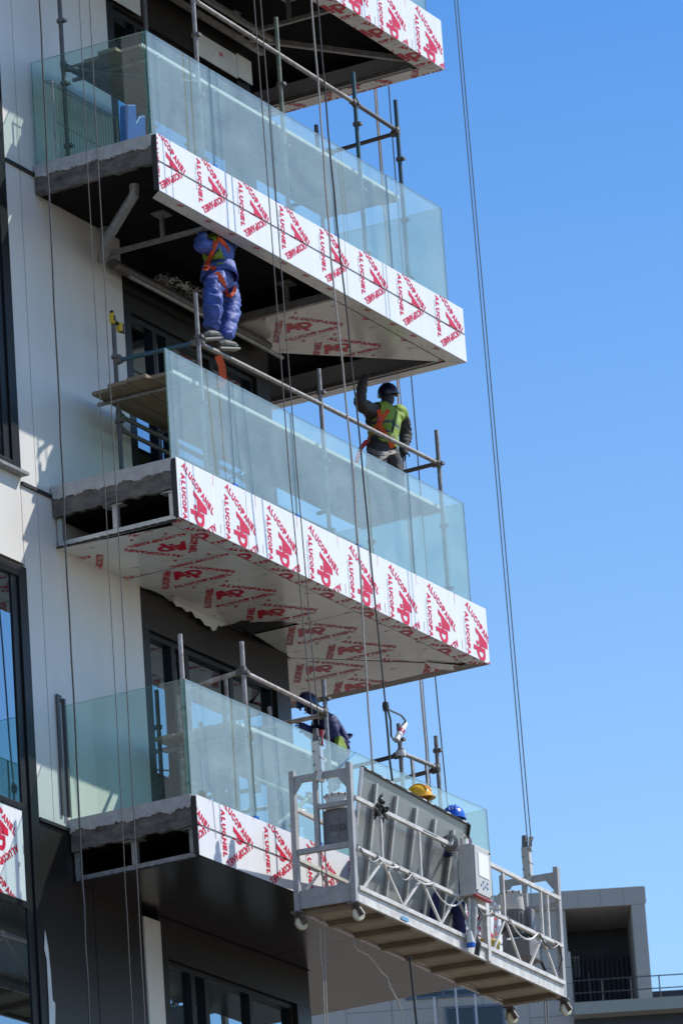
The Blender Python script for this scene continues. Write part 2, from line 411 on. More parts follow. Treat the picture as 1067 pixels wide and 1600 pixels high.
# white cladding panels on the facade, joints recessed 15 mm
def cladding(x0, x1, z0, z1, m=WALL):
    box('cladding_panel', (x0+.006, .0, z0+.006), (x1-.006, .05, z1-.006), m, B)
box('cladding_backing', (-.57, .05, .53), (1.7, .55, 16), FRAME, B)
zs = [.53, 4.03, 7.53, 11.03, 14.5]
for i in range(4):
    for (a, b) in ((-.57, -.26), (-.26, 1.70)):
        cladding(a, b, zs[i], zs[i+1])
box('cladding_backing', (-1.9, .05, 3.17), (-.57, .55, 4.10), FRAME, B)
for (a, b) in ((-1.9, -1.25), (-1.25, -.57)): cladding(a, b, 3.17, 4.10)
box('cladding_backing', (-9, .05, -6), (-1.9, .55, 16), FRAME, B)
for i in range(4): cladding(-5, -1.9, zs[i], zs[i+1])
# dark cladding below the lowest balcony
box('cladding_backing', (-.57, .05, -8), (1.37, .55, .53), FRAME, B)
for (a, b) in ((-.57, .42), (.42, 1.37)):
    for (c, e) in ((-2.9, .53), (-6.4, -2.9)):
        cladding(a, b, c, e, DARK)
box('cladding_panel', (1.38, -.012, -6), (1.70, .5, -.08), WALL, B)
# thin dark seal where each slab meets the wall
for z in (.53, 4.03, 7.53):
    bar('joint_seal', (-.56, -.012, z), (.03, -.012, z), .03, .035, BLACK, B)

def window(x0, x1, z0, z1, panes, zsplit=(), rec=.10, fr=.055, label=None, jamb=(.0, .0)):
    """frame with mullions; each pane a sub-part"""
    q = MB()
    q.box((x0, rec-.04, z0), (x0+fr+jamb[0], rec+.08, z1)); q.box((x1-fr-jamb[1], rec-.04, z0), (x1, rec+.08, z1))
    q.box((x0, rec-.038, z0-.001), (x1, rec+.078, z0+fr)); q.box((x0, rec-.038, z1-fr), (x1, rec+.078, z1+.001))
    for a in panes[1:-1]: q.box((a-.04, rec-.036, z0), (a+.04, rec+.076, z1))
    for z in zsplit: q.box((x0, rec-.034, z-.035), (x1, rec+.074, z+.035))
    w_ = q.build('window', FRAME, B, bevel=.004)
    if label: w_['label'] = label
    zz = [z0]+list(zsplit)+[z1]
    for i in range(len(panes)-1):
        for j in range(len(zz)-1):
            box('pane', (panes[i]+.02, rec+.018+.0007*i, zz[j]+.02), (panes[i+1]-.02, rec+.03, zz[j+1]-.02), PANE, w_)
    return w_
# big windows at the left edge of the facade
for (z0, z1, sp) in ((4.13, 10.6, (7.4,)), (-6.5, 3.13, (.60, -.40, -3.2))):
    q = MB()
    q.box((-.72, -.02, z0), (-.57, .5, z1)); q.box((-1.9, -.02, z0), (-1.75, .5, z1))
    q.box((-1.75, -.018, z1-.12), (-.72, .5, z1)); q.box((-1.75, -.018, z0), (-.72, .5, z0+.1))
    for z in sp: q.box((-1.75, .001, z-.035), (-.841, .3, z+.035))
    q.box((-.84, .004, z0+.05), (-.72, .45, z1-.05))
    w_ = q.build('window', FRAME, B, bevel=.006)
    zz = [z0+.05]+sorted(sp)+[z1-.05]
    for j in range(len(zz)-1):
        if abs(zz[j]+.40) < .01: continue
        box('pane', (-1.78, .02, zz[j]), (-.838, .034, zz[j+1]), PANE, w_)
    if z0 > 0: box('sill', (-1.95, -.10, z0-.035), (-.55, .1, z0-.003), STEEL, w_)
    else:
        film_panel('spandrel_panel', w_, (-1.76, .012, -.36), X, Z, rect(0, .915, 0, .92), (.10, 1.02), period=(.862, .74))
# glazed bays under each balcony
for k in (-2, -1, 0, 1, 2):
    z0 = k*H+.66; z1 = (k+1)*H
    box('bay_header', (1.71, .02, z1-.42), (XC-.012, .3, z1+.62), DARK, B)
    box('bay_jamb', (1.702, .012, z0), (1.86, .35, z1-.424), FRAME, B)
    box('bay_column', (4.52, .018, z0), (XC-.006, .5, z1-.424), DARK, B)
    window(1.862, 4.516, z0+.06, z1-.426, [1.862, 2.42, 2.70, 3.62, 4.516], (z0+.42,), rec=.10)
    if k == 2: continue
box('bay_header', (1.71, .02, 3*H+.62), (XC-.012, .3, 14.5), DARK, B)
# strips of film-covered cladding under the top slab
for (a, b, zz0, zz1) in ((1.76, 2.38, 10.10, 10.52), (2.395, 3.55, 10.16, 10.6), (3.60, 4.45, 10.05, 10.33), (4.46, 4.78, 10.08, 10.36)):
    if a == 2.395: continue
    film_panel('header_panel', B, (a, -.03, zz0), X, Z, rect(0, b-a, 0, zz1-zz0), (-.12, .62), mats=(RED, PGREY), base=SFILM, plain=True)
# torn strip of film hanging beside the lower window
q = MB()
def strip(poly, y, m, mb, t=.004):
    mb.prism([(p.x, p.z) for p in (at(a, b, y) for a, b in poly)], (0, y, 0), X, Z, t, m)
strip([(78, 1600), (77, 1562), (76, 1545), (74, 1500), (70, 1482), (71, 1453), (76, 1480), (80, 1520), (83, 1563), (87, 1567), (87, 1600)], -.03, None, q)
q.build('torn_film', SFILM, B)

# ------------------------------------------------------------------ balconies
YR = 3.0                       # how far the balconies wrap round the corner
def balcony(k, fascia_top, groove, phase, joints, label):
    z = k*H; ft = z+fascia_top
    q = MB()
    # slab: in front of the facade and wrapping beyond the corner
    q.prism([(0.05, -D+.07), (L-.07, -D+.07), (L-.07, YR), (XC+.01, YR), (XC+.01, -.012), (0.05, -.012)], (0, 0, z+.60), X, Y, .28, None)
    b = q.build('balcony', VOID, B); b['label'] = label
    # ragged concrete edge on the end facing the camera
    n = 26; tp = [(-D+.07, z+.60)]
    bot = [(-D+.07+(D-.09)*i/n, z+.315+random.uniform(-.012, .012)) for i in range(n+1)]
    mid = [(-D+.07+(D-.09)*i/(n*3), z+.50+random.gauss(0, .007)+.018*math.sin(i*.11+k*2)*math.sin(i*.37)) for i in range(n*3+1)]
    q = MB(); q.prism(bot+[(-.02, z+.55), (-D+.07, z+.55)], (.012, 0, 0), -Y, Z, -.04, None) if False else None
    q = MB()
    poly = [(-p[0], p[1]) for p in reversed(bot)]+[(D-.07, z+.52), (.02, z+.52)]
    q.prism(poly, (.012, 0, 0), -Y, Z, .06, None); q.build('slab_edge', CONC, b)
    q = MB(); poly = [(-p[0], p[1]) for p in reversed(mid)]+[(D-.055, z+.635), (.008, z+.635)]
    q.prism(poly, (-.004, 0, 0), -Y, Z, .09, None); q.build('edge_render', REND, b)
    box('floor_edge', (.01, -D+.05, z+.601), (L-.06, -.014, z+.628), CONC, b)
    # fascia panels
    jz = joints
    for i in range(len(jz)-1):
        a, c = jz[i], jz[i+1]; P_ = rect(a+.005, c-.005, 0, 0)
        if groove:
            gz = z+groove
            film_panel('fascia_panel', b, (0, -D, 0), X, Z, rect(a+.005, c-.005, gz+.012, ft), (phase[0], phase[1]))
            film_panel('fascia_panel', b, (0, -D, 0), X, Z, rect(a+.005, c-.005, z+.002, gz-.012), (phase[0], phase[1]-phase[2]))
            film_panel('fascia_groove', b, (0, -D+.012, 0), X, Z, rect(a+.005, c-.005, gz-.03, gz+.03), (phase[0], phase[1]-.1), base=SFILM)
        else:
            film_panel('fascia_panel', b, (0, -D, 0), X, Z, rect(a+.005, c-.005, z+.002, ft), (phase[0], phase[1]))
    # right end fascia, facing +X, wraps round the corner
    film_panel('fascia_panel', b, (L, 0, 0), Y, Z, rect(-D+.006, YR, z+.002, ft), (.2, phase[1]))
    # backing channel behind the fascia (dark, seen on the open end)
    box('fascia_channel', (.004, -D+.008, z+.02), (.03, -D+.065, ft-.01), BLACK, b)
    box('fascia_channel', (.03, -D+.02, z+.3), (L-.03, -D+.06, z+.34), STEEL, b)
    return b
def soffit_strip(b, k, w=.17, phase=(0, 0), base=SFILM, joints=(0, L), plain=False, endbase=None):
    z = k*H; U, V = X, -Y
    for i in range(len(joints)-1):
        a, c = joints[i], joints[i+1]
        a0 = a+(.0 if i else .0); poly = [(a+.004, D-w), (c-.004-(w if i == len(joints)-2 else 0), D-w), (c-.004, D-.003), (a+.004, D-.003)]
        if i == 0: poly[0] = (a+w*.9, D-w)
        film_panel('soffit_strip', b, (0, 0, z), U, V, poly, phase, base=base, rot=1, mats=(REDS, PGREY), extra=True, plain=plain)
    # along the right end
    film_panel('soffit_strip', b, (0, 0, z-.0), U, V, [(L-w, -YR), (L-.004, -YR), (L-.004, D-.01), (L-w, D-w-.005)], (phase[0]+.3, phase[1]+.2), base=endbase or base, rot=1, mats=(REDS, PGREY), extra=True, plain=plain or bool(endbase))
def hangers(b, k, xs, full=True):
    z = k*H
    for x in xs:
        q = MB(); q.bar((x, -1.30, z+.03), (x, -.03, z+.03), .045, .045)
        q.bar((x, -1.30, z+.052), (x, -1.30, z+.32), .05, .05, (0, 1, 0)); q.bar((x, -.75, z+.052), (x, -.75, z+.30), .04, .04, (0, 1, 0))
        q.bar((x, -.06, z+.052), (x, -.06, z+.30), .05, .05, (0, 1, 0)); q.box((x-.09, -.83, z+.30), (x+.09, -.67, z+.318)); q.box((x-.07, -.12, z+.30), (x+.07, -.01, z+.317))
        q.build('soffit_hanger', STEEL, b)
def glass(b, k, gh, left=True):
    z = k*H; zt = z+gh; y = -1.42; xe = 6.42; js = [.02, 1.30, 2.59, 3.88, 5.14, xe]; G = []
    def pane(a, c, t=.017, gm=GLASS):
        q = MB(); a = Vector(a); c = Vector(c); tv = (c-a); tv.z = 0; n = tv.normalized().cross(Z)*t
        lo = [Vector((a.x, a.y, z+.30 if abs(n.x) < .001 else z+.632)), Vector((c.x, c.y, z+.30 if abs(n.x) < .001 else z+.632))]
        up_ = [Vector((a.x, a.y, zt)), Vector((c.x, c.y, zt))]
        P_ = [lo[0], lo[1], lo[1]-n, lo[0]-n, up_[0], up_[1], up_[1]-n, up_[0]-n]
        q.add(P_, [(0, 1, 5, 4), (2, 3, 7, 6)], gm); q.add(P_, [(1, 2, 6, 5), (3, 0, 4, 7)], GEDGE); q.add(P_, [(4, 5, 6, 7), (0, 3, 2, 1)], GEDGL)
        return q.build('glass_pane', None, b)
    for i in range(5): pane((js[i]+.004, y, 0), (js[i+1]-.004, y, 0))
    for (a, c) in ((-1.395, .2), (.208, 1.6), (1.608, YR)): pane((xe-.004, a, 0), (xe-.004, c, 0))
    if left:
        pane((.022, -.03, 0), (.022, -1.385, 0), gm=SGLASS)
    for x in js[1:4]:
        box('glass_clip', (x-.05, y-.018, ft_(k)-.01), (x+.03, y-.002, ft_(k)+.055), BLUE, b)
FT = {0: .617, 1: .635, 2: .63, 3: .63}
def ft_(k): return k*H+FT[k]
b3 = balcony(3, .60, None, (-.11+.02, 3*H+.56), [0, 1.4, 4.0, L], 'topmost balcony, cut off by the top of the photograph, its underside open')
soffit_strip(b3, 3, .22, (.4, .9)); hangers(b3, 3, (1.3, 2.9, 4.4)); glass(b3, 3, 1.80, True)
b2 = balcony(2, .63, .325, (-.11, 2*H+.70, -.20), [0, 3.94, L], 'second balcony from the top, with a grooved fascia, its underside mostly open')
soffit_strip(b2, 2, .17, (.25, .95), joints=(0, 3.95, L), plain=True); hangers(b2, 2, (1.30, 3.93)); glass(b2, 2, 1.783)
b1 = balcony(1, .635, None, (.03, H+.58), [0, 1.395, 4.0, L], 'third balcony from the top, its underside covered with torn red-lettered film')
glass(b1, 1, 1.814, False)
b0 = balcony(0, .617, .31, (.42-.862, .66, -.20), [0, 1.41, 4.0, L], 'lowest balcony, with a grooved fascia and a smooth dark underside')
glass(b0, 0, 1.826)

# underside of the second balcony: one mitred film panel still in place
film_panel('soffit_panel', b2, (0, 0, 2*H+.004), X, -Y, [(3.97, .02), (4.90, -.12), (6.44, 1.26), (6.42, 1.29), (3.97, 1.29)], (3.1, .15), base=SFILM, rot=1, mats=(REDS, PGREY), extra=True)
bar('soffit_batten', (3.93, -1.29, 2*H+.045), (3.93, .0, 2*H+.045), .05, .09, STEEL, b2); bar('soffit_batten', (XC, 0, 2*H+.1), (L-.2, -D+.2, 2*H+.1), .05, .05, STEEL, b2)
bar('soffit_batten', (L-.22, -1.25, 2*H+.03), (L-.22, YR, 2*H+.03), .05, .05, STEEL, b2)
q = MB(); q.bar((2.1, -.12, 3*H-.02), (4.9, -.12, 3*H-.02), .06, .05); q.build('header_angle', STEEL, b3)
bar('soffit_batten', (XC, 0, 3*H+.16), (L-.25, -D+.25, 3*H+.1), .05, .06, STEEL, b3); bar('soffit_batten', (.2, -.35, 3*H+.02), (4.7, -.35, 3*H+.02), .05, .05, STEEL, b3); bar('soffit_batten', (L-.26, -1.2, 3*H+.03), (L-.26, YR, 3*H+.03), .05, .05, STEEL, b3)
# a prop pipe, a T bracket and a header duct under the second balcony
tube('drain_pipe', [(.42, -.95, 7.34), (.44, -.93, 7.22), (.75, -.42, 6.98), (1.1, -.12, 6.9)], .055, STEEL, b2)
tube('header_pipe', [(1.35, -.10, 6.93), (4.6, -.10, 6.93)], .06, TUBED, b2)
tube('header_pipe', [(1.5, -.22, 6.80), (4.7, -.22, 6.80)], .022, STEEL, b2)
# crumpled foil lying on the header pipe
q = MB()
import itertools
ns, nc = 36, 9; vs = []
for i in range(ns):
    x = 2.25+1.25*i/(ns-1)
    for j in range(nc):
        a = math.pi*(j/(nc-1))*1.25-.4; rr = .085+random.uniform(-.03, .04)
        vs.append((x+random.uniform(-.012, .012), -.17-math.cos(a)*rr, 7.0+math.sin(a)*rr*1.1))
q.add(vs, [(i*nc+j, (i+1)*nc+j, (i+1)*nc+j+1, i*nc+j+1) for i in range(ns-1) for j in range(nc-1)])
q.build('crumpled_foil', FOIL, b2)

# underside of the third balcony
z = H; bare = SOFD
q = MB(); q.prism([(.2, .03), (XC, .03), (XC, -YR), (L-.18, -YR), (L-.18, 1.29), (.2, 1.29)], (0, 0, z+.012), X, -Y, .01, None)
q.build('soffit_backing', SOFD, b1)
tornA = [(1.412, 1.285), (1.43, -.02), (1.78, -.005), (2.02, .03), (2.35, -.03), (2.52, -.05), (2.72, -.06), (2.95, -.09), (3.2, -.10), (3.42, -.13), (3.56, -.17), (3.57, -.08),
         (3.48, .0), (3.47, .12), (3.42, .2), (3.5, .29), (3.55, .24), (3.66, .42), (3.72, .52), (3.86, .60), (3.955, .62), (3.955, 1.285)]
tornA = list(reversed(tornA))
def jag(poly, i0, i1, n=5, amp=.02):
    out = []
    for i, p in enumerate(poly):
        out.append(p)
        if i0 <= i < i1:
            a = poly[(i+1) % len(poly)]
            for k in range(1, n): out.append((p[0]+(a[0]-p[0])*k/n+random.uniform(-amp, amp)*.6, p[1]+(a[1]-p[1])*k/n+random.uniform(-amp, amp)))
    return out
PH = (2.06, .16)
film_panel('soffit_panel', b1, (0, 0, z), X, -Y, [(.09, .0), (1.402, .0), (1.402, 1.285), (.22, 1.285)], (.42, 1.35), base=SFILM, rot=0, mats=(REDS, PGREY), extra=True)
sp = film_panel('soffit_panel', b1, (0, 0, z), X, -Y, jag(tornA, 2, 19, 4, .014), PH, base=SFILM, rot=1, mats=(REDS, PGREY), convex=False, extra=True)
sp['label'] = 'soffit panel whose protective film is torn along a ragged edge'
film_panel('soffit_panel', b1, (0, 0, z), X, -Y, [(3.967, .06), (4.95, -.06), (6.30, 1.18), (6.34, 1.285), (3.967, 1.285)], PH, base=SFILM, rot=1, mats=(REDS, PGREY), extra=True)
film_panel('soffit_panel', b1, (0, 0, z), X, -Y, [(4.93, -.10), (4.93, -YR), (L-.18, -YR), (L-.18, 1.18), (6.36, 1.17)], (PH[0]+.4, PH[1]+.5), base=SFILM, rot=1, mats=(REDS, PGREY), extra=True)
soffit_strip(b1, 1, .185, (.20, .83), joints=(0, 1.4, 4.0, L), endbase=TRIM)
fl = [(236, 918), (250, 922), (258, 929), (262, 926), (270, 937), (276, 947), (285, 949), (292, 956), (300, 955), (306, 965), (314, 967), (321, 977), (329, 979), (333, 986), (338, 984), (341, 977), (347, 979), (353, 972), (360, 973), (366, 969), (374, 972), (380, 978)]
fp = [at(a, c, -.03) for a, c in fl]
q = MB(); q.prism([(p.x, min(p.z, z-.004)) for p in fp]+[(3.42, z-.003), (1.80, z-.003)], (0, -.03, 0), X, Z, .003, None); q.build('torn_film', SFILM, b1)
# peeling corner of film
q = MB(); q.prism([(6.03, 1.0), (6.40, 1.23), (6.36, 1.17), (6.52, 1.10), (6.34, .98), (6.22, .96)], (0, 0, z-.018), X, -Y, .003, None); q.build('torn_film', SFILM, b1)
# open end frame under the slab edge of the lower two
def end_frame(b, k):
    z = k*H; q = MB(); x = .10
    q.bar((x, -1.40, z+.035), (x, -.02, z+.035), .05, .055); q.bar((x, -1.36, z+.06), (x, -1.36, z+.33), .05, .055, (0, 1, 0))
    q.bar((x, -.70, z+.06), (x, -.70, z+.33), .05, .06, (0, 1, 0)); q.bar((x, -.045, z+.06), (x, -.045, z+.33), .05, .06, (0, 1, 0))
    q.box((x-.05, -.80, z+.30), (x+.06, -.58, z+.313)); q.box((x-.05, -1.41, z+.30), (x+.06, -1.25, z+.314))
    q.build('end_frame', ALU if k else STEEL, b)
    q = MB()
    for i in range(14):
        y = -1.38+i*.1; q.box((.04, y, z-.006), (.05, y+.05+random.random()*.03, z+.006))
    q.box((.052, -1.41, z-.008), (.075, -.01, z+.006)); q.build('sealant_edge', BLACK, b)
end_frame(b1, 1); end_frame(b0, 0)
q = MB(); q.box((-.12, -.026, .66), (-.075, -.014, 1.92)); q.box((-.075, -.020, 1.85), (-.02, -.015, 1.92)); q.box((-.02, -.045, .66), (.012, -.014, 1.89)); q.build('glass_channel', CHANNEL, b0)
# dark soffit of the lowest balcony, three boards with fine joints
for (a, c) in ((.075, 1.40), (1.406, 3.97), (3.976, L-.006)):
    poly = [(a, -.0), (c, -.0), (c, D-.006), (a, D-.006)]
    if c > 6: poly = [(a, 0), (XC+.02, 0), (XC+.02, -YR), (c, -YR), (c, D-.006), (a, D-.006)]
    q = MB(); q.prism(poly, (0, 0, .0), X, -Y, .006, None); q.build('soffit_panel', SOFD, b0)

# ------------------------------------------------------------------ scaffolds on the balconies
RT = .0242
def scaffold(k, label, std, led, deck, extra=()):
    zb = k*H+.632
    s = thing('scaffold', (3.2, -.75, zb), label, 'scaffold', 'tube scaffolds standing on the balconies')
    for (x, y, zt, m) in std:
        q = MB(); q.tube([(x, y, zb), (x, y, zt)], RT, 12); o = q.build('standard', m, s, smooth=True)
        zz = zb+.2
        while zz < zt-.1:
            c = MB(); c.tube([(x, y, zz), (x, y, zz+.035)], RT*1.75, 10); c.bar((x-.03, y-.045, zz+.015), (x+.03, y-.045, zz+.015), .03, .03); c.build('coupler', COUP, o)
            zz += .68+random.random()*.12
    for (p0, p1, m) in led:
        o = tube('ledger', [p0, p1], RT, m, s, n=12)
        for e, f in ((p0, p1), (p1, p0)):
            e = Vector(e); f = Vector(f); t = (f-e).normalized()
            c = MB(); c.tube([e+t*.02, e+t*.075], RT*1.6, 10); c.bar(e+t*.01+Vector((0, 0, -.04)), e+t*.01+Vector((0, 0, .05)), .05, .05, (1, 0, 0)); c.build('coupler', COUP, o)
    x0, x1, y0, y1, zd = deck
    nb = 4; wb = (y1-y0)/nb
    for i in range(nb):
        xs = [x0+random.uniform(-.12, .12)*(1 if i % 2 else .3)]
        while xs[-1] < x1-.5: xs.append(min(x1+random.uniform(-.04, .04), xs[-1]+2.4+random.uniform(-.3, .3)))
        for a, c in zip(xs[:-1], xs[1:]):
            q = MB(); q.box((a+.004, y0+i*wb+.006, zd+random.uniform(-.004, .004)), (c-.004, y0+(i+1)*wb-.006, zd+.038)); q.build('deck_board', BOARD, s, bevel=.003)
    bar('toe_board', (x0+.02, y0-.02, zd+.02), (x1, y0-.02, zd+.028), .018, .038, WHITEB, s)
    x = x0+.3
    while x < x1:
        tube('transom', [(x, y0-.06, zd-.028), (x, y1+.06, zd-.028)], RT*.95, TUBE, s); x += 1.15
    return s
s2 = scaffold(2, 'tube scaffold with dark blue and green posts on the second balcony from the top',
    [(.22, -.3, 11.2, TUBED), (2.0, -.3, 11.2, TUBED), (5.7, -.3, 9.83, TUBED), (3.6, -.3, 9.2, TUBED), (1.45, -1.2, 11.2, TUBE), (3.25, -1.2, 10.07, TUBEG), (4.95, -1.2, 9.99, TUBEB), (5.92, -1.2, 9.97, TUBEB)],
    [((1.45, -1.2, 9.67), (4.95, -1.2, 9.62), TUBE), ((4.95, -1.2, 9.62), (5.92, -1.2, 9.60), TUBED), ((5.92, -1.2, 9.58), (5.92, -.3, 9.56), TUBED), ((.22, -.3, 8.75), (2.0, -.3, 8.75), TUBED), ((.22, -.3, 8.72), (1.45, -1.2, 8.72), TUBED)],
    (.38, 5.95, -1.12, -.2, 8.80))
s1 = scaffold(1, 'tube scaffold with a wide plywood deck on the third balcony from the top',
    [(.95, -.3, 6.21, TUBED), (3.6, -.3, 5.9, TUBE), (6.3, -.3, 5.9, TUBE), (1.11, -1.2, 6.27, TUBE), (3.68, -1.2, 6.16, TUBE), (6.32, -1.2, 6.18, TUBE)],
    [((1.11, -1.2, 5.73), (6.32, -1.2, 5.79), TUBE), ((.95, -.3, 5.69), (1.11, -1.2, 5.74), TUBEB), ((6.32, -1.2, 5.80), (6.3, -.3, 5.78), TUBED), ((.95, -.3, 5.10), (3.6, -.3, 5.08), TUBED), ((.95, -.3, 4.95), (6.3, -.3, 4.95), TUBED)],
    (.62, 6.45, -1.12, -.14, 5.28))
s0 = scaffold(0, 'pale rust-spotted tube scaffold on the lowest balcony, behind the hanging cradle',
    [(.33, -1.22, 2.74-.6+.26, TUBEP), (2.85, -.3, 2.75, TUBEP), (1.62, -1.2, 2.63, TUBEP), (3.32, -1.2, 2.62, STEEL), (3.75, -.3, 2.6, TUBEP), (4.93, -1.2, 2.50, TUBE), (5.77, -1.2, 2.55, TUBE), (1.75, -.35, 2.3, TUBEP)],
    [((1.62, -1.2, 2.31), (3.32, -1.2, 2.26), TUBEP), ((1.62, -1.2, 2.32), (1.75, -.35, 2.30), TUBEP), ((3.32, -1.2, 2.24), (3.30, -.3, 2.24), TUBEP), ((4.93, -1.2, 2.18), (5.77, -1.2, 2.19), TUBE),
     ((4.93, -1.2, 2.16), (4.93, -.3, 2.12), TUBED), ((5.77, -1.2, 2.18), (5.77, -.3, 2.14), TUBE), ((2.0, -1.25, .75), (2.85, -1.2, 1.25), TUBEP), ((1.62, -1.2, 1.2), (3.32, -1.2, 1.2), TUBEP)],
    (1.48, 3.6, -1.12, -.2, 1.74))
for x in (5.18, 5.5): bar('hanging_strut', (x, -1.2, 2.17), (x+.02, -1.2, 1.2), .045, .02, TUBE, s0, up=(0, 1, 0))

# ------------------------------------------------------------------ things on the balconies
# wire mesh barrier at the wall end of the second balcony
wb = thing('wire_mesh_barrier', (.6, -.28, 7.63), 'grey welded wire mesh barrier leaning near the white wall on the second balcony', 'barrier')
q = MB()
for i in range(24):
    x = -.02+i*.055; zt = 8.50-.0*i; q.tube([(x, -.30, 7.64), (x, -.30, zt)], .0035, 5); q.tube([(x, -.30, zt), (x, -.20, zt+.03)], .0035, 5)
q.build('mesh_wires', STEEL, wb)
q = MB()
for zz in (7.66, 8.05, 8.49): q.tube([(-.03, -.305, zz), (1.26, -.305, zz)], .006, 6)
q.tube([(-.03, -.20, 8.525), (1.26, -.20, 8.525)], .006, 6); q.tube([(-.03, -.305, 7.64), (-.03, -.305, 8.5)], .01, 6); q.tube([(1.26, -.305, 7.64), (1.26, -.305, 8.5)], .01, 6)
q.build('mesh_rails', STEEL, wb)
# blue notched plastic sheet standing at the glass corner
pts = [at(*p, -1.12) for p in ((200, 163), (213.5, 163), (214, 190), (219, 181), (228, 180), (229, 212), (201, 220))]
q = MB(); q.prism([(p.x, p.z) for p in reversed(pts)], (0, -1.12, 0), X, Z, .10, None)
tag(q.build('plastic_bracket', BLUE, bevel=.012), 'blue notched plastic block standing behind the glass corner of the second balcony', 'plastic block')
# cordless drill hung on the post
p = at(176, 498, -.32)
dr = thing('cordless_drill', p, 'yellow and black cordless drill hooked on top of a scaffold post by the white wall', 'drill')
q = MB(); q.bar(p+Vector((0, 0, -.05)), p+Vector((.0, 0, .06)), .048, .05, (0, 1, 0), YEL); q.bar(p+Vector((-.01, 0, .058)), p+Vector((.0, 0, .085)), .035, .035, (0, 1, 0), BLACK); q.bar(p+Vector((.0, -.027, -.03)), p+Vector((.0, -.027, .03)), .03, .012, (0, 1, 0), BLACK); q.build('motor_body', None, dr, bevel=.01)
q = MB(); q.bar(p+Vector((.0, 0, -.01)), p+Vector((.10, -.02, -.05)), .03, .035, (0, 1, 0), BLACK); q.build('handle', None, dr, bevel=.008)
q = MB(); q.bar(p+Vector((.10, -.02, -.12)), p+Vector((.105, -.02, -.02)), .06, .05, (0, 1, 0), YEL); q.bar(p+Vector((.14, -.02, -.12)), p+Vector((.145, -.02, -.02)), .03, .055, (0, 1, 0), BLACK); q.bar(p+Vector((.085, -.05, -.13)), p+Vector((.16, -.05, -.13)), .02, .02, (0, 0, 1), BLACK); q.build('battery', None, dr, bevel=.008)

# ------------------------------------------------------------------ ropes and wires
def rope(pts, r, m, label, cat='rope', n=6, name='rope', wob=.0, group=None):
    P = [Vector(p) for p in pts]
    if wob:
        Q = []
        for a, b_ in zip(P[:-1], P[1:]):
            k = max(2, int((b_-a).length/.35))
            for i in range(k): Q.append(a.lerp(b_, i/k)+Vector((random.uniform(-wob, wob), random.uniform(-wob, wob), 0)))
        P = Q+[P[-1]]
    q = MB(); q.tube(P, r, n); o = q.build(name, m, smooth=False); return tag(o, label, cat, group)
def ext(p0, p1, ztop, zbot):
    t = (p1-p0); return p0+t*((ztop-p0.z)/t.z), p0+t*((zbot-p0.z)/t.z)
rope(ext(at(62, 0, -1.9), at(125, 1290, -1.9), 13, -9), .009, BLACK, 'thick black cable hanging down the white wall, leftmost of all the hanging lines', 'cable', name='hanging_cable', wob=.006)
rope(ext(at(124, 0, -1.9), at(208, 1600, -1.9), 13, -9), .0045, ROPEG2, 'left line of the thin grey pair hanging before the ends of the balconies', wob=.003, name='wire_rope', cat='wire rope')
rope(ext(at(140, 0, -1.9), at(227, 1600, -1.9), 13, -9), .0055, ROPEG2, 'right line of the thin grey pair hanging before the ends of the balconies', wob=.003, name='wire_rope', cat='wire rope')
GY = -2.22
rope([ext(at(399, 0, GY), at(487, 1130, GY), 14, 1.5)[0], at(427, 400, GY), at(452, 740, GY), at(489, 1132, GY)], .006, ROPEG2, 'left hoist wire rising from the left end of the cradle', 'wire rope', name='wire_rope')
rope([ext(at(408, 0, GY), at(497, 1130, GY), 14, 1.5)[0], at(438, 400, GY), at(464, 740, GY), at(498, 1132, GY)], .006, ROPEG2, 'right hoist wire rising from the left end of the cradle', 'wire rope', name='wire_rope')
rope([at(481, -80, GY), at(517, 400, GY), at(553, 750, GY), at(566, 950, GY), at(583, 1215, GY)], .010, ROPEP, 'thick pale rope hanging across the balconies to the cradle', wob=.006)
rope([at(490, -80, GY), at(512, 200, GY), at(532, 400, GY), at(568, 750, GY), at(587, 950, GY), at(602, 1100, GY)], .009, ROPED, 'dark rope crossing the balconies down to a taped knot', wob=.006)
rope([ext(at(710, 0, GY), at(824, 1315, GY), 16, 1.2)[0], at(824, 1318, GY)], .006, ROPEG2, 'left hoist wire rising against the sky from the right end of the cradle', 'wire rope', name='wire_rope')
rope([ext(at(714.5, 0, GY), at(830, 1318, GY), 16, 1.2)[0], at(830, 1322, GY)], .006, ROPEG2, 'right hoist wire rising against the sky from the right end of the cradle', 'wire rope', name='wire_rope')
rope([(7.15, -.3, 14), (7.25, -.3, 3.7), (7.28, -.3, 1.5)], .012, ROPEP, 'pale safety rope hanging just beyond the right ends of the balconies', wob=.006)
rope([(7.18, -.3, 14), (7.30, -.3, 3.7), (7.32, -.3, 1.5)], .006, ROPEG, 'thin wire twisted beside the pale safety rope at the balcony ends', 'wire rope', wob=.004, name='wire_rope')
rope([(7.49, -.3, 14), (7.61, -.3, 3.8), (7.70, -.3, 1.9)], .007, ROPED, 'thin dark line hanging against the sky beyond the balcony ends', wob=.003)
rope([at(640, 1495, -2.3), at(652, 1610, -2.3), at(660, 1700, -2.3)], .013, BLACK, 'short black cable hanging below the middle of the cradle floor', 'cable', name='hanging_cable')
rope([at(505, 1425, -2.1), at(507, 1480, -2.1), at(512, 1610, -2.1)], .006, ROPEP, 'pale thin line hanging below the left end of the cradle', wob=.006)
rope([at(500, 1450, -2.1), at(501, 1500, -2.1), at(506, 1530, -2.1), at(508, 1610, -2.1)], .006, ROPEP, 'slack thin line beside the one below the left end of the cradle', wob=.008)
rope([at(850, 1560, GY), at(853, 1620, GY)], .008, ROPEG, 'left wire end hanging below the right end of the cradle', 'wire rope', name='wire_rope')
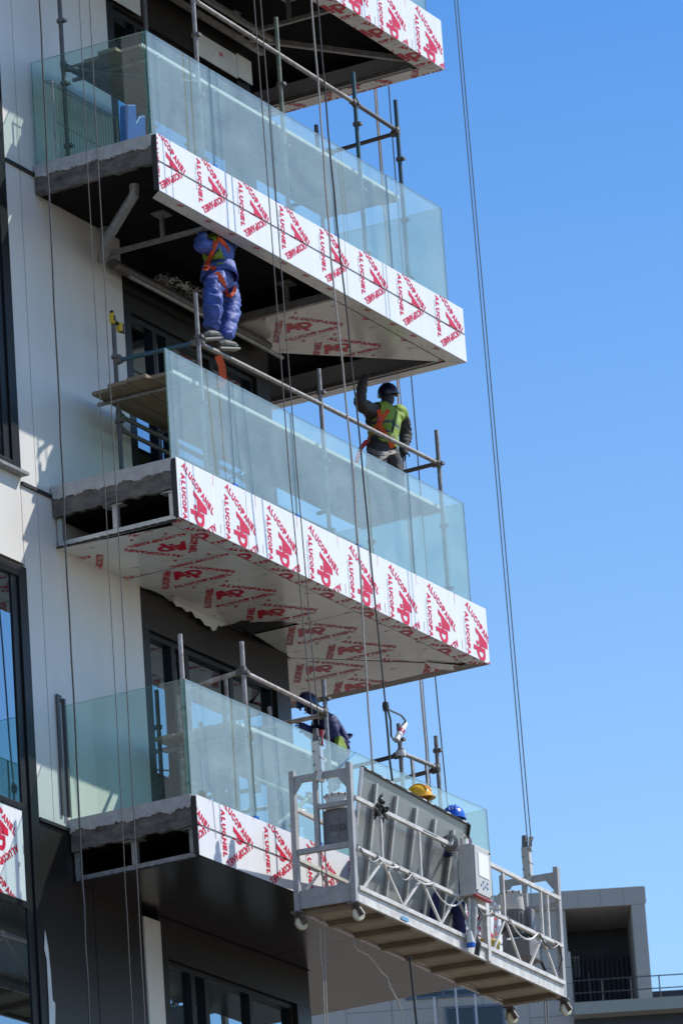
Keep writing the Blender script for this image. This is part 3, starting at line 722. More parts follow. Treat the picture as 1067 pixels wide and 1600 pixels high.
rope([at(854, 1558, GY), at(857, 1620, GY)], .008, ROPEG, 'right wire end hanging below the right end of the cradle', 'wire rope', name='wire_rope')
sp_ = [(552, 1467), (553, 1478), (560, 1485), (575, 1492), (586, 1505), (596, 1519), (605, 1527), (609, 1541), (617, 1556), (622, 1564), (625, 1575), (627, 1577), (629, 1600)]
rope([at(a, b_, -1.6) for a, b_ in sp_], [.006, .010, .012, .010, .006, .008, .006, .009, .012, .010, .012, .006, .004], mat('pale_string', (.6, .58, .55), .8), 'twisted white strip of film dangling below the lowest balcony', 'string', name='film_strip')
# knot and connector on the dark rope
kn = thing('cable_connector', at(603, 1106, -1.3), 'white and magenta plug strapped on a scaffold post and looped to a taped black knot', 'connector')
q = MB(); c = at(602.5, 1104, GY); q.lathe([(.0, -.05), (.03, -.045), (.036, -.0), (.03, .045), (0, .05)], c, Z, 10); q.build('taped_knot', BLACK, kn, smooth=True)
q = MB()
q.tube([at(602, 1108, GY), at(606, 1150, GY), at(609, 1190, GY), at(613, 1220, GY)], .012, 6)
q.tube([at(606, 1110, -1.6), at(610, 1125, -1.5), at(611, 1150, -1.4), at(616, 1157, -1.3), at(622, 1158, -1.27)], .011, 6)
q.tube([at(604, 1107, -1.9), at(614, 1112, -1.6), at(627, 1118, -1.4), at(633, 1126, -1.3), at(633, 1131, -1.27)], .011, 6); q.build('cable_loop', BLACK, kn)
a, b_ = at(619, 1157, -1.27), at(633, 1131, -1.27)
q = MB(); q.tube([a, a.lerp(b_, .42)], [.032, .036], 12, WPL); q.tube([a.lerp(b_, .42), a.lerp(b_, .6)], .04, 12, mat('magenta_plastic', (.30, .02, .10), .5)); q.tube([a.lerp(b_, .6), b_], [.034, .03], 12, WPL); q.build('plug', None, kn, smooth=True)
a = at(626, 1178, -1.2); q = MB(); q.lathe([(.055, -.03), (.06, 0), (.055, .03)], a, Z, 12); q.build('tape_wrap', WPL, kn, smooth=True)

# ------------------------------------------------------------------ suspended cradle
GL, GW, GH = 5.08, .686, 1.426; R0, R1, R2 = .146, .549, 1.068
GO = Vector((1.149, -1.88, -.421)); GR = Euler((.023, 0, .059), 'XYZ')
G = thing('suspended_cradle', GO, 'long white and grey steel suspended work cradle hanging in front of the lowest balcony', 'work platform', rot=GR)
GM = Matrix.Translation(GO) @ GR.to_matrix().to_4x4(); GI = GM.inverted()
def gl_(v): return GI @ Vector(v)
def P3(a, b, c): return Vector((a, -b, c))
def gat(px, py, b):
    """survey point on the cradle's own vertical plane at distance b from its wall side"""
    dd = (RX*((px-533.5)/FPX) + UY*(-(py-800)/FPX) + d); o = GI @ CAMP; dl = GI.to_3x3() @ dd
    return o+dl*((-b-o.y)/dl.y)
def sq(mb, p0, p1, w=.04, h=None, up=(0, 0, 1)): mb.bar(p0, p1, w, h or w, up)
# floor
q = MB(); q.box((.02, -GW+.02, .035), (GL-.02, -.02, .05)); q.build('floor', BEIGE, G)
for i in range(9):
    a = .12+i*(GL-.24)/8; q = MB(); q.box((a-.045, -GW+.03, -.022), (a+.045, -.03, .034)); q.build('floor_joist', JOIST, G, bevel=.003)
q = MB()
q.box((0, -GW-.005, -.004), (GL, -GW+.03, .006)); q.box((.0, -GW+.006, .006), (GL, -GW+.012, .12)); q.box((0, -.03, -.004), (GL, .005, .006)); q.box((0, -.012, .006), (GL, -.006, .12)); q.build('edge_channel', GPAINT, G)
def truss(b, sgn, name):
    q = MB(); y = -b
    for c, w_ in ((R0, .045), (R1, .038), (R2, .042)):
        q.bar((.03, y, c), (GL-.03, y, c), .04, w_)
    q.build(name+'_rail', GPAINT, G, bevel=.003)
    nodes_t = [.62, 1.53, 2.38, 3.58, 4.53]; nodes_b = [.14, 1.06, 1.96, 2.85, 3.26, 3.92, 4.17, 4.87]
    pr = [(.62, .14), (.62, 1.06), (1.53, 1.06), (1.53, 1.96), (2.38, 1.96), (2.38, 2.85), (3.58, 3.26), (3.58, 3.92), (4.53, 4.17), (4.53, 4.87)]
    for a, c in pr:
        bar('truss_diagonal', (a+(.02 if c > a else -.02), y, R1-.02), (c, y, R0+.02), .022, .022, GPAINT, G, up=(0, 1, 0))
    for a in (.62, 1.53, 2.40, 3.58, 4.55, 4.72): bar('truss_upright', (a, y, R1+.02), (a, y, R2-.02), .026, .026, GPAINT, G, up=(0, 1, 0))
    for a in (3.10,): bar('truss_upright', (a, y, .0), (a, y, R2), .075, .05, GPAINT, G, up=(0, 1, 0))
truss(GW, 1, 'front'); truss(.0, -1, 'back')
def end(a, s, nm):
    q = MB()
    for b in (.03, GW-.03): q.bar((a, -b, -.01), (a, -b, GH), .07, .055, (0, 1, 0))
    q.bar((a, -.06, GH-.09), (a, -GW+.06, GH-.09), .05, .07); q.bar((a, -.28, GH-.12), (a, -.28, R1+.05), .05, .05, (0, 1, 0))
    q.bar((a, -.06, .59), (a, -GW+.06, .59), .05, .055); q.bar((a, -.30, 1.02), (a, -GW+.05, 1.02), .04, .05)
    q.build('end_frame', GGREY, G, bevel=.004)
    for b, e in ((.055, .16), (GW-.055, GW-.16)):
        q = MB(); q.prism([(b, GH-.12), (e, GH-.12), (b, GH-.26)] if e < b else [(b, GH-.12), (b, GH-.26), (e, GH-.12)], (a-.02, 0, 0), -Y, Z, -.008, None)
        q.build('gusset', GGREY, G)
    box('toe_board', (a-.012, -GW+.06, .012), (a+.012, -.06, .195), GGREY, G)
    # hoist: gearbox, motor with bolted cap, safety lock above the cross bar
    x0, x1 = (a+.05, a+.24) if s > 0 else (a-.24, a-.05)
    if s > 0:
        hb = box('hoist_box', (x0, -.62, .62), (x1, -.31, .99), GBOX, G, bevel=.02)
        q = MB(); q.box((x0-.006, -.50, .70), (x0-.001, -.40, .90)); q.build('hoist_plate', GBOX, hb)
        # sprayed mark on the box
        tr, W_, H_ = text_tris("BEO", 1, .05)
        q = MB(); vs = []; fs = []
        for t in place(tr, .17, W_, H_, 0, 0, 0, .075):
            b0_ = len(vs); vs += [Vector((x0-.009, -.40-p[0]*1.0, .755+p[1])) for p in t]; fs.append((b0_, b0_+1, b0_+2))
        q.add(vs, fs); q.build('sprayed_mark', mat('faded_spray', (.06, .06, .065), .8, c2=(.16, .165, .17), vscale=30), hb)
    else:
        box('hoist_box', (x0-.22, -.50, .38), (x1-.06, -.18, .60), GBOX, G, bevel=.02)
        box('hoist_box', (x0+.03, -.42, .60), (x1-.02, -.30, .98), GBOX, G, bevel=.02)
    mc = P3((x0+x1)/2+(.0 if s > 0 else -.26), .45 if s > 0 else .30, 0)
    zb_, zt_ = (.99, 1.14) if s > 0 else (.66, 1.10)
    if s < 0:
        q = MB(); q.lathe([(.10, 0), (.11, .02), (.115, .23), (.12, .25)], mc+Vector((0, 0, zb_)), Z, 20); q.build('motor', GBOX, G, smooth=True)
        q = MB()
        for i in range(14):
            t = 2*math.pi*i/14; q.bar(mc+Vector((math.cos(t)*.118, math.sin(t)*.118, zb_+.02)), mc+Vector((math.cos(t)*.118, math.sin(t)*.118, zb_+.22)), .006, .02, (math.cos(t), math.sin(t), 0))
        q.build('cooling_fins', GBOX, G); zb_ = .91
    q = MB(); q.lathe([(.125, 0), (.13, .01), (.118, zt_-zb_-.03), (.132, zt_-zb_-.02), (.132, zt_-zb_+.005), (.10, zt_-zb_+.02), (0.0001, zt_-zb_+.022)], mc+Vector((0, 0, zb_)), Z, 22)
    mo = q.build('motor_cap', WPL if s > 0 else GPAINT, G, smooth=True)
    q = MB()
    for i in range(12):
        t = 2*math.pi*i/12; c_ = mc+Vector((math.cos(t)*.134, math.sin(t)*.134, zt_-.02)); q.tube([c_, c_+Vector((0, 0, .03))], .008, 6)
    q.build('cap_bolts', COUP, mo)
    # safety lock
    q = MB(); b = .33
    q.bar(P3(a, b, GH-.05), P3(a, b-.01, GH+.27), .075, .09, (0, 1, 0)); q.bar(P3(a, b, GH-.15), P3(a, b+.03, GH-.04), .10, .06, (0, 1, 0)); q.build('safety_lock', ALU if s > 0 else CTRL, G, bevel=.01)
    q = MB(); q.tube([P3(a, b-.02, GH+.27), P3(a, b-.02, GH+.40)], [.035, .028], 10); q.bar(P3(a-.03, b+.03, GH+.23), P3(a+.03, b+.06, GH+.38), .02, .02); q.build('rope_clamp', COUP, G, smooth=False)
    q = MB(); q.bar(P3(a, b+.04, GH+.22), P3(a-.0, b+.045, GH+.38), .012, .03, (0, 1, 0)); q.build('lock_lever', REDP if s > 0 else CTRL, G)
    q = MB()
    for i in range(5):
        c_ = P3(a-.05, b+.035*(-1)**i, GH-.05+i*.07); q.tube([c_, c_+Vector((.1, 0, 0))], .009, 6)
    q.build('lock_bolts', COUP, G)
    q = MB()
    for k in (0, .045): q.tube([P3(a+.01, b-.03+k, GH-.1), P3(a+.01, b-.03+k, .6), P3(a+.01, b-.02+k*1.2, -.02 if s < 0 else .02)], .006, 6)
    q.build('wire_tail', ROPEG, G)
end(0, 1, 'left'); end(GL, -1, 'right')
for a in (.0, GL):
    for b in (.03, GW-.03):
        cs = MB(); cs.lathe([(.02, -.02), (.060, -.022), (.070, -.012), (.070, .012), (.060, .022), (.02, .02)], P3(a+(.06 if a == 0 else .05), b, -.115), Vector((.55, 1, 0)), 20)
        wq = cs.build('castor_wheel', IVORY, G, smooth=True)
        q = MB(); q.box((a-.06, -b-.06, -.028), (a+.06, -b+.06, -.012)); q.bar(P3(a, b, -.025), P3(a+.06, b+.045, -.13), .03, .06, (0, 1, 0)); q.bar(P3(a, b, -.025), P3(a+.06, b-.045, -.13), .03, .06, (0, 1, 0)); q.build('castor_fork', COUP, wq)
# control box on the front rail
bx = MB(); bx.box((2.42, -GW-.19, .55), (2.84, -GW-.02, 1.09)); cb = bx.build('control_box', CTRL, G, bevel=.008)
box('box_door', (2.435, -GW-.205, .57), (2.825, -GW-.192, 1.075), CTRL, cb, bevel=.004)
box('paper_label', (2.51, -GW-.211, .76), (2.76, -GW-.2065, 1.01), PAPER, cb)
q = MB(); q.box((2.43, -GW-.20, .540), (2.84, -GW-.15, .549)); q.build('red_seal', REDP, cb)
q = MB()
for i, (a, c) in enumerate(((2.55, .66), (2.60, .70), (2.65, .66), (2.60, .63), (2.70, .65), (2.70, .70))): q.box((a, -GW-.211, c), (a+.025, -GW-.2065, c+.022))
q.build('button_marks', mat('faded_blue', (.15, .22, .42), .6), cb)
q = MB()
for (a, c) in ((2.45, .59), (2.80, .59), (2.80, 1.05)): q.tube([P3(a, GW+.205, c), P3(a, GW+.215, c)], .01, 8)
q.build('box_screws', BLACK, cb)
# cable bundle beneath it
q = MB(); q.tube([P3(2.55, GW+.08, .54), P3(2.55, GW+.10, .40), P3(2.57, GW+.06, .1)], [.055, .05, .04], 10); q.build('cable_sleeve', GGREY, G, smooth=True)
q = MB(); q.tube([P3(2.5, GW+.09, .54), P3(2.49, GW+.08, .3), P3(2.52, GW+.06, .16)], .012, 6); q.build('cable', WPL, G)
q = MB(); q.tube([P3(2.52, GW+.06, .2), P3(2.54, GW+.06, .08)], [.03, .045], 10, WPL); q.tube([P3(2.54, GW+.06, .08), P3(2.55, GW+.06, .03)], .045, 10, BLUE); q.build('cable_plug', None, G, smooth=True)
for k, (dx, m_) in enumerate(((.02, BLACK), (.06, GBOX), (-.02, BLACK))):
    q = MB(); q.tube([P3(2.60+dx, GW+.07, .54), P3(2.63+dx*2, GW+.12, .38), P3(2.60+dx, GW+.06, .22), P3(2.66+dx, GW+.09, .10), P3(2.68+dx, GW+.05, -.02)], .012, 6, m_); q.build('cable', None, G)
c_ = P3(2.27, GW, R2+.02)
q = MB()
for i in range(4):
    pts = []
    for j in range(17): t = 2*math.pi*j/16; pts.append(c_+Vector((-.03+i*.024, math.cos(t)*.075, math.sin(t)*(.065+.008*i))))
    q.tube(pts, .009, 5)
q.build('wire_coil', ROPEG, G)
q = MB(); q.tube([P3(2.48, GW+.05, 1.09), P3(2.47, GW+.05, 1.16), P3(2.53, GW+.05, 1.22), P3(2.60, GW+.06, 1.18), P3(2.62, GW+.06, 1.10)], .014, 6, ROPEP); q.tube([P3(2.54, GW+.05, 1.09), P3(2.54, GW+.05, 1.17)], .04, 10, WPL); q.build('cable', None, G)
# cables slung along the middle rail
def sag(a0, a1, c0, c1, dip, b=GW+.03, n=12): return [P3(a0+(a1-a0)*i/n, b, c0+(c1-c0)*i/n-dip*4*(i/n)*(1-i/n)) for i in range(n+1)]
for a0, a1, dp, m_ in ((.05, .5, .09, GBOX), (.45, .95, .05, WPL), (.8, 1.25, .12, GBOX), (1.2, 1.75, .06, WPL), (1.7, 2.5, .16, WPL), (3.65, 4.35, .13, WPL), (2.75, 3.2, .08, GBOX), (4.4, 4.9, .10, BLACK)):
    q = MB(); q.tube(sag(a0, a1, R1, R1-.0, dp), .009, 6, m_); q.build('slung_cable', None, G)
for a in (.45, .95, 1.25, 1.75, 3.15, 3.25, 3.62, 4.35):
    q = MB(); pts = [P3(a, GW+.035*math.cos(t)-.0, R1+.04*math.sin(t)) for t in [i*math.pi/5 for i in range(11)]]; q.tube(pts, .007, 5); q.build('cable_tie', GBOX, G)
q = MB(); q.tube([P3(4.55, .2, .66), P3(4.45, .35, .72), P3(4.62, .5, .68), P3(4.85, .45, .55), P3(5.0, .5, .3)], .016, 6, BLACK); q.tube([P3(4.5, .3, .60), P3(4.7, .5, .64), P3(4.9, .4, .5)], .014, 6, BLACK)
q.tube([P3(4.75, GW, R1+.02), P3(4.9, GW+.03, .52), P3(4.96, GW+.03, .38), P3(4.88, GW+.02, .25)], .010, 6, BLACK); q.build('cable', None, G)
# rags and rail stickers
c_ = P3(.60, GW+.02, R2+.01); q = MB()
for i in range(26):
    a = c_+Vector((random.gauss(0, .045), random.gauss(0, .02), random.gauss(.0, .035))); b_ = a+Vector((random.gauss(0, .05), random.gauss(0, .02), random.gauss(0, .045)))
    q.tube([a, (a+b_)/2+Vector((0, 0, .01)), b_], [.018, .02, .008], 6)
tag(q.build('black_rag', BLACK, None), 'black rag knotted on the top front rail of the cradle', 'rag')
bpy.data.objects['black_rag'].matrix_world = GM
# (the worn lettering on the rail is unreadable: a row of short dark strokes)
q = MB()
for i in range(16): q.box((1.60+i*.021, -GW-.0235, R2-.008+random.uniform(0, .006)), (1.60+i*.021+.011, -GW-.0205, R2+.008+random.uniform(0, .004)))
q.build('worn_rail_lettering', GBOX, G)
q = MB(); q.box((1.0, -GW-.010, .02), (1.16, -GW-.006, .06)); q.build('blue_paint_smear', mat('sky_paint', (.10, .30, .50), .6), G)
# things standing in the cradle
q = MB(); q.tube([gat(774, 1492, .35), gat(777, 1425, .35)], .036, 14, FILM)
o_ = q.build('film_roll', None, smooth=True); o_.matrix_world = GM
tag(o_, 'upright roll of red-lettered white film standing in the right half of the cradle', 'film roll')
tr1 = [(.0, 0)]
q2 = MB(); base_ = gat(772, 1500, .35)
for i in range(5):
    c_ = base_+Vector((0, -.038, .1+i*.08)); q2.box(c_+Vector((-.02, -.002, 0)), c_+Vector((.02, .002, .03)))
o2 = q2.build('roll_lettering', RED, None); o2.parent = o_; o2['kind'] = 'stuff'
q = MB(); q.lathe([(.13, 0), (.15, .3), (.155, .31), (.15, .33), (.14, .32)], P3(3.75, .38, .055), Z, 18); o_ = q.build('bucket', mat('yellow_bucket', (.5, .38, .04), .5), None, smooth=True); o_.matrix_world = GM
tag(o_, 'yellow bucket beside the film roll on the cradle floor', 'bucket')
# long composite panel leaning in the cradle, its stiffened back to us
bl, br_, tl, tr_ = gat(545, 1400, .28), gat(706, 1480, .28), gat(565, 1198, GW-.06), gat(731, 1288, GW-.06)
PN = thing('composite_panel', GM @ bl, 'large grey composite panel with metal stiffeners leaning inside the cradle', 'cladding panel')
def gw(v): return GM @ v
bl, br_, tl, tr_ = gw(bl), gw(br_), gw(tl), gw(tr_)
nrm = (br_-bl).cross(tl-bl).normalized()
q = MB(); q.hexa([bl, br_, br_-nrm*.02, bl-nrm*.02, tl, tr_, tr_-nrm*.02, tl-nrm*.02]); q.build('sheet', PANELB, PN)
def pp(s_, t_): return (bl.lerp(br_, s_)).lerp(tl.lerp(tr_, s_), t_)
for i, s_ in enumerate((.125, .315, .50, .68, .855)):
    q = MB(); q.bar(pp(s_, -.0)+nrm*.02, pp(s_+.0, .93-.01*i)+nrm*.02, .042, .036, nrm); q.build('stiffener', ALU, PN, bevel=.003)
q = MB()
q.bar(tl+nrm*.006, tr_+nrm*.006, .018, .03, nrm, BLACK); q.bar(tr_+nrm*.006, br_+nrm*.006, .018, .05, nrm, BLACK); q.bar(tl+nrm*.006, bl+nrm*.006, .012, .03, nrm, PAPER); q.build('turned_edge', None, PN)
for s_ in (.03, .17, .25, .40, .55, .62, .78, .93): bar('tape_piece', pp(s_, 1.004)+nrm*.012, pp(s_+.035, 1.004)+nrm*.012, .012, .02, PAPER, PN, up=nrm)

# ------------------------------------------------------------------ people
def nearest_seg(p, segs):
    best = None
    for i, (a, b_, c) in enumerate(segs):
        ab = b_-a; t = max(0, min(1, (p-a).dot(ab)/max(ab.length_squared, 1e-9))); dd = (a+ab*t-p).length
        if best is None or dd-c[1] < best[0]: best = (dd-c[1], c[0], t, i)
    return best
def person(label, J, rad, cols, feet_dir, hands=(), group=None, mats=None, fold=.006):
    """J joints by name; returns thing, body object, BVH"""
    J = {k: Vector(v) for k, v in J.items()}
    base = Vector((J['pelvis'].x, J['pelvis'].y, min(J['ankl'].z, J['ankr'].z)-.07))
    T = thing('person', base, label, 'person', group)
    names = list(J); idx = {n: i for i, n in enumerate(names)}
    E = [('pelvis', 'waist'), ('waist', 'chest'), ('chest', 'neck'), ('neck', 'head')]
    for s_ in 'lr':
        E += [('pelvis', 'hip'+s_), ('hip'+s_, 'knee'+s_), ('knee'+s_, 'ank'+s_), ('ank'+s_, 'toe'+s_), ('chest', 'sho'+s_), ('sho'+s_, 'elb'+s_), ('elb'+s_, 'wri'+s_), ('wri'+s_, 'han'+s_)]
    me = bpy.data.meshes.new('person_body'); me.from_pydata([J[n]-base for n in names], [(idx[a], idx[b_]) for a, b_ in E], []); me.update()
    o = bpy.data.objects.new('tmp', me); COL.objects.link(o)
    md = o.modifiers.new('s', 'SKIN'); md.use_smooth_shade = True; md.branch_smoothing = .6
    for i, n in enumerate(names):
        rr = rad.get(n, rad.get(n[:-1], .06)); rr = rr if isinstance(rr, tuple) else (rr, rr)
        me.skin_vertices[0].data[i].radius = rr
    me.skin_vertices[0].data[idx['pelvis']].use_root = True
    sb = o.modifiers.new('u', 'SUBSURF'); sb.levels = 3; sb.render_levels = 3
    dg = bpy.context.evaluated_depsgraph_get(); m2 = bpy.data.meshes.new_from_object(o.evaluated_get(dg)); bpy.data.objects.remove(o)
    m2.name = 'person_body'
    bm = bmesh.new(); bm.from_mesh(m2)
    # cloth folds
    from mathutils import noise
    bm.normal_update()
    for v in bm.verts:
        p = v.co+base; w1 = noise.noise(p*3.1)*.8; n1 = noise.noise(Vector((p.x*6+w1, p.y*6, p.z*15+w1*2))); n2 = noise.noise(Vector((p.x*14, p.y*14+w1, p.z*26)))
        hd = (v.co-(J['head']-base)).length; kk = 0 if hd < .17 else 1
        v.co += v.normal*kk*((.35-abs(n1))*fold*2.6+(.3-abs(n2))*fold*1.1)
    # five fingers on each hand, rooted in the palm
    fing = []
    for s_ in 'lr':
        h = J['han'+s_]-base; wv = J['wri'+s_]-base; dv = (h-wv).normalized(); side = dv.cross(Vector((.84, .45, 0))).normalized(); pal = side.cross(dv)
        for k, (off, ln) in enumerate(((-.030, .062), (-.010, .074), (.011, .078), (.031, .068), (.045, .05))):
            r0 = h+side*off-dv*(.0 if k < 4 else .035)
            t1 = (dv+side*off*3+pal*.25).normalized(); t2 = (dv+pal*.9).normalized()
            if k == 4: t1 = (dv*.5+side*.9).normalized(); t2 = (dv+side*.3+pal*.4).normalized()
            fing.append([r0, r0+t1*ln*.55, r0+t1*ln*.55+t2*ln*.5])
    q = MB()
    for f in fing: q.tube(f, [.011, .0095, .007], 6)
    vs = [bm.verts.new(v) for v in q.v]
    for f in q.f: bm.faces.new([vs[i] for i in f])
    nf = len(q.f)
    segs = [(J[a]-base, J[b_]-base, cols[(a, b_)] if (a, b_) in cols else cols[(a[:-1] if a not in ('pelvis', 'waist', 'chest', 'neck') else a, b_[:-1] if b_ not in ('waist', 'chest', 'neck', 'head') else b_)]) for a, b_ in E]
    bm.faces.ensure_lookup_table(); tot = len(bm.faces)
    reg = []
    for i, f in enumerate(bm.faces):
        f.smooth = True; bst = nearest_seg(f.calc_center_median(), segs)
        f.material_index = bst[1] if i < tot-nf else 3
        reg.append((E[bst[3]], bst[2]))
    bm.to_mesh(m2); m2.materials.clear()
    for m_ in mats: m2.materials.append(m_)
    body = bpy.data.objects.new('body', m2); COL.objects.link(body); body.parent = T; ORG[body.name] = base
    bvh = BVHTree.FromBMesh(bm)
    return T, body, bm, bvh, reg, J, base
def vest(T, bm, reg, base, J, off=.02, lo=.0, keep=None, m=(LIME, VSTR), bands=((.18, .28), (.55, .66)), name='vest'):
    zl, zh = (J['waist'].z+J['pelvis'].z)/2-base.z, J['chest'].z-base.z
    axis = (J['chest']-J['pelvis']); n = MB()
    idx = {}
    for f, (e, t) in zip(bm.faces, reg):
        ok = e in (('pelvis', 'waist'), ('waist', 'chest'), ('chest', 'neck')) or (e[0] == 'chest' and e[1].startswith('sho') and t < .92)
        if not ok or (e == ('pelvis', 'waist') and t < lo): continue
        if e == ('chest', 'neck') and t > .65: continue
        c = f.calc_center_median()
        if keep and not keep(c): continue
        h = (c-(J['pelvis']-base)).dot(axis)/axis.length_squared
        mi = 1 if any(a <= h <= b_ for a, b_ in bands) else 0
        n.add([v.co+v.normal*off+base for v in f.verts], [tuple(range(len(f.verts)))], m[mi])
    o = n.build(name, None, T)
    bmv = bmesh.new(); bmv.from_mesh(o.data); bmesh.ops.remove_doubles(bmv, verts=bmv.verts, dist=.0008)
    for f in bmv.faces: f.smooth = True
    bmv.to_mesh(o.data); bmv.free()
    s_ = o.modifiers.new('t', 'SOLIDIFY'); s_.thickness = .012; s_.offset = -1
    return o
def strap(T, bvh, base, pts, w=.045, m=ORANGE, off=.034, name='harness_strap', proj=True):
    P = []; N = []
    pts = [Vector(p) for p in pts]
    for a, b_ in zip(pts[:-1], pts[1:]):
        for i in range(6): P.append(a.lerp(b_, i/6))
    P.append(pts[-1]); Q = []
    for p in P:
        if proj:
            loc, nr, _, _ = bvh.find_nearest(p-base); Q.append(loc+base+nr*off); N.append(nr)
        else: Q.append(p); N.append(Vector((-.84, -.45, 0)))
    q = MB(); vs = []; fs = []
    for i, p in enumerate(Q):
        t = (Q[min(i+1, len(Q)-1)]-Q[max(i-1, 0)]).normalized(); s_ = t.cross(N[i]).normalized()*w/2; n = N[i]*.004
        vs += [p-s_-n, p+s_-n, p+s_+n, p-s_+n]
    for i in range(len(Q)-1):
        for j in range(4): fs.append((i*4+j, i*4+(j+1) % 4, i*4+4+(j+1) % 4, i*4+4+j))
    fs += [(3, 2, 1, 0), tuple(len(vs)-4+j for j in range(4))]
    q.add(vs, fs); return q.build(name, m, T)
def cast_strap(T, bvh, base, pts, y, w_, m=ORANGE, nm='harness_strap', lift=.028):
    P_ = []
    pp_ = []
    for a, b_ in zip(pts[:-1], pts[1:]):
        for k in range(3): pp_.append((a[0]+(b_[0]-a[0])*k/3, a[1]+(b_[1]-a[1])*k/3))
    for (a, c) in pp_+[pts[-1]]:
        o_ = at(a, c, y-.6); dd = (at(a, c, y+.6)-o_).normalized(); hit = bvh.ray_cast(o_-base, dd)
        if hit[0] is not None: P_.append(hit[0]+base-dd*lift)
    if len(P_) > 1: strap(T, bvh, base, [P_[0]]+P_[1:], w_, off=0, proj=False, name=nm, m=m)
def helmet(T, c, fwd, m, up=Z, s=1.0):
    c = Vector(c); fwd = Vector(fwd).normalized(); up = Vector(up).normalized(); side = fwd.cross(up).normalized(); fwd = up.cross(side)
    q = MB(); n = 24; prof = []
    rings = 9; vs = []; fs = []
    for i in range(rings):
        ph = math.pi/2*i/(rings-1)
        for j in range(n):
            a = 2*math.pi*j/n; rr = math.cos(ph); ridge = 1+.05*max(0, math.cos(2*a))**8*math.sin(ph)*0
            vs.append(c+(fwd*math.cos(a)*.142*rr+side*math.sin(a)*.118*rr+up*(math.sin(ph)**.9)*.135)*s)
    for i in range(rings-1):
        for j in range(n): fs.append((i*n+j, i*n+(j+1) % n, (i+1)*n+(j+1) % n, (i+1)*n+j))
    q.add(vs, fs)
    # rolled rim and peak
    ring = [c+(fwd*math.cos(a)*(.150+.045*max(0, math.cos(a))**2)+side*math.sin(a)*.126+up*(-.006-.012*max(0, math.cos(a))))*s for a in [2*math.pi*j/n for j in range(n)]]
    inner = [c+(fwd*math.cos(a)*.135+side*math.sin(a)*.11+up*.004)*s for a in [2*math.pi*j/n for j in range(n)]]
    vs = ring+inner+[p+up*.008*s for p in ring]
    q.add(vs, [(j, (j+1) % n, n+(j+1) % n, n+j) for j in range(n)]+[(j, 2*n+j, 2*n+(j+1) % n, (j+1) % n) for j in range(n)]+[(2*n+j, n+j, n+(j+1) % n, 2*n+(j+1) % n) for j in range(n)])
    h = q.build('helmet', m, T, smooth=True)
    q = MB()
    for off in (-.03, 0, .03):
        pts = [c+(fwd*math.cos(a)*.140+side*off+up*(math.sin(a)**.9*.134 if a < math.pi else 0))*s*1.01 for a in [math.pi*(.12+.76*i/12) for i in range(13)]]
        q.tube(pts, .008*s, 6)
    q.build('helmet_rib', m, h, smooth=True)
    return h
def head_bits(T, c, fwd, m_skin, m_hair, s=1.0):
    """face and ears on the skinned head"""
    c = Vector(c); fwd = Vector(fwd).normalized(); side = fwd.cross(Z).normalized()
    q = MB()
    q.tube([c+fwd*.095+Z*.02, c+fwd*.118-Z*.015, c+fwd*.10-Z*.028], [.008, .016, .012], 8)
    for k in (-1, 1): q.tube([c+side*k*.082-fwd*.005+Z*.025, c+side*k*.092-fwd*.01, c+side*k*.082-Z*.03], [.012, .018, .010], 8)
    q.build('nose_and_ears', m_skin, T, smooth=True)
    q = MB()
    for k in (-1, 1): q.tube([c+fwd*.093+side*k*.030+Z*.018, c+fwd*.099+side*k*.030+Z*.018], .010, 8)
    q.tube([c+fwd*.092-side*.022-Z*.052, c+fwd*.098-Z*.054, c+fwd*.092+side*.022-Z*.052], .005, 6)
    q.build('eyes_and_mouth', BLACK, T)
RAD = {'pelvis': (.125, .10), 'waist': (.115, .095), 'chest': (.145, .105), 'neck': .055, 'head': (.082, .10), 'hip': .095, 'knee': .07, 'ank': .055, 'toe': (.045, .035), 'sho': .07, 'elb': .052, 'wri': .036, 'han': (.04, .022)}
def cols_(top, leg, shoe, fore, hand, headm):
    return {('pelvis', 'waist'): (leg, .1), ('waist', 'chest'): (top, .12), ('chest', 'neck'): (top, .08), ('neck', 'head'): (headm, .07),
            ('pelvis', 'hip'): (leg, .09), ('hip', 'knee'): (leg, .08), ('knee', 'ank'): (leg, .06), ('ank', 'toe'): (shoe, .045), ('chest', 'sho'): (top, .08), ('sho', 'elb'): (top, .06), ('elb', 'wri'): (fore, .045), ('wri', 'han'): (hand, .03)}
# worker in blue coveralls standing on the ledger of the third balcony's scaffold
y1 = -1.18
J = dict(pelvis=at(345, 434, y1), waist=at(343, 412, y1), chest=at(342, 388, y1), neck=at(344, 364, y1), head=at(348, 344, y1),
         hipr=at(334, 444, y1-.06), kneer=at(333, 480, y1-.10), ankr=at(331, 511, y1-.03), toer=at(333, 516, y1-.04),
         hipl=at(357, 446, y1+.08), kneel=at(362, 486, y1+.03), ankl=at(352, 527, y1-.02), toel=at(353, 531, y1-.03),
         shor=at(328, 384, y1-.05), elbr=at(312, 385, y1-.06), wrir=at(317, 366, y1-.03), hanr=at(318, 357, y1-.03),
         shol=at(358, 384, y1+.12), elbl=at(368, 366, y1+.10), wril=at(364, 350, y1+.05), hanl=at(360, 343, y1+.05))
rd = dict(RAD); rd.update({'hip': .105, 'knee': .10, 'ank': .082, 'toe': .06, 'pelvis': (.16, .13), 'waist': (.15, .125), 'chest': (.17, .14), 'elb': .075, 'wri': .036})
cc_ = cols_(0, 0, 0, 3, 3, 3)
T1, body, bm, bvh, reg, J1, base = person('worker in baggy blue coveralls standing on the scaffold rail, reaching up', J, rd, cc_, None, mats=[BLUEFAB, SHOE, CHAR, SKIN], fold=.019)
cen = J1['waist'].lerp(J1['chest'], .4)-base
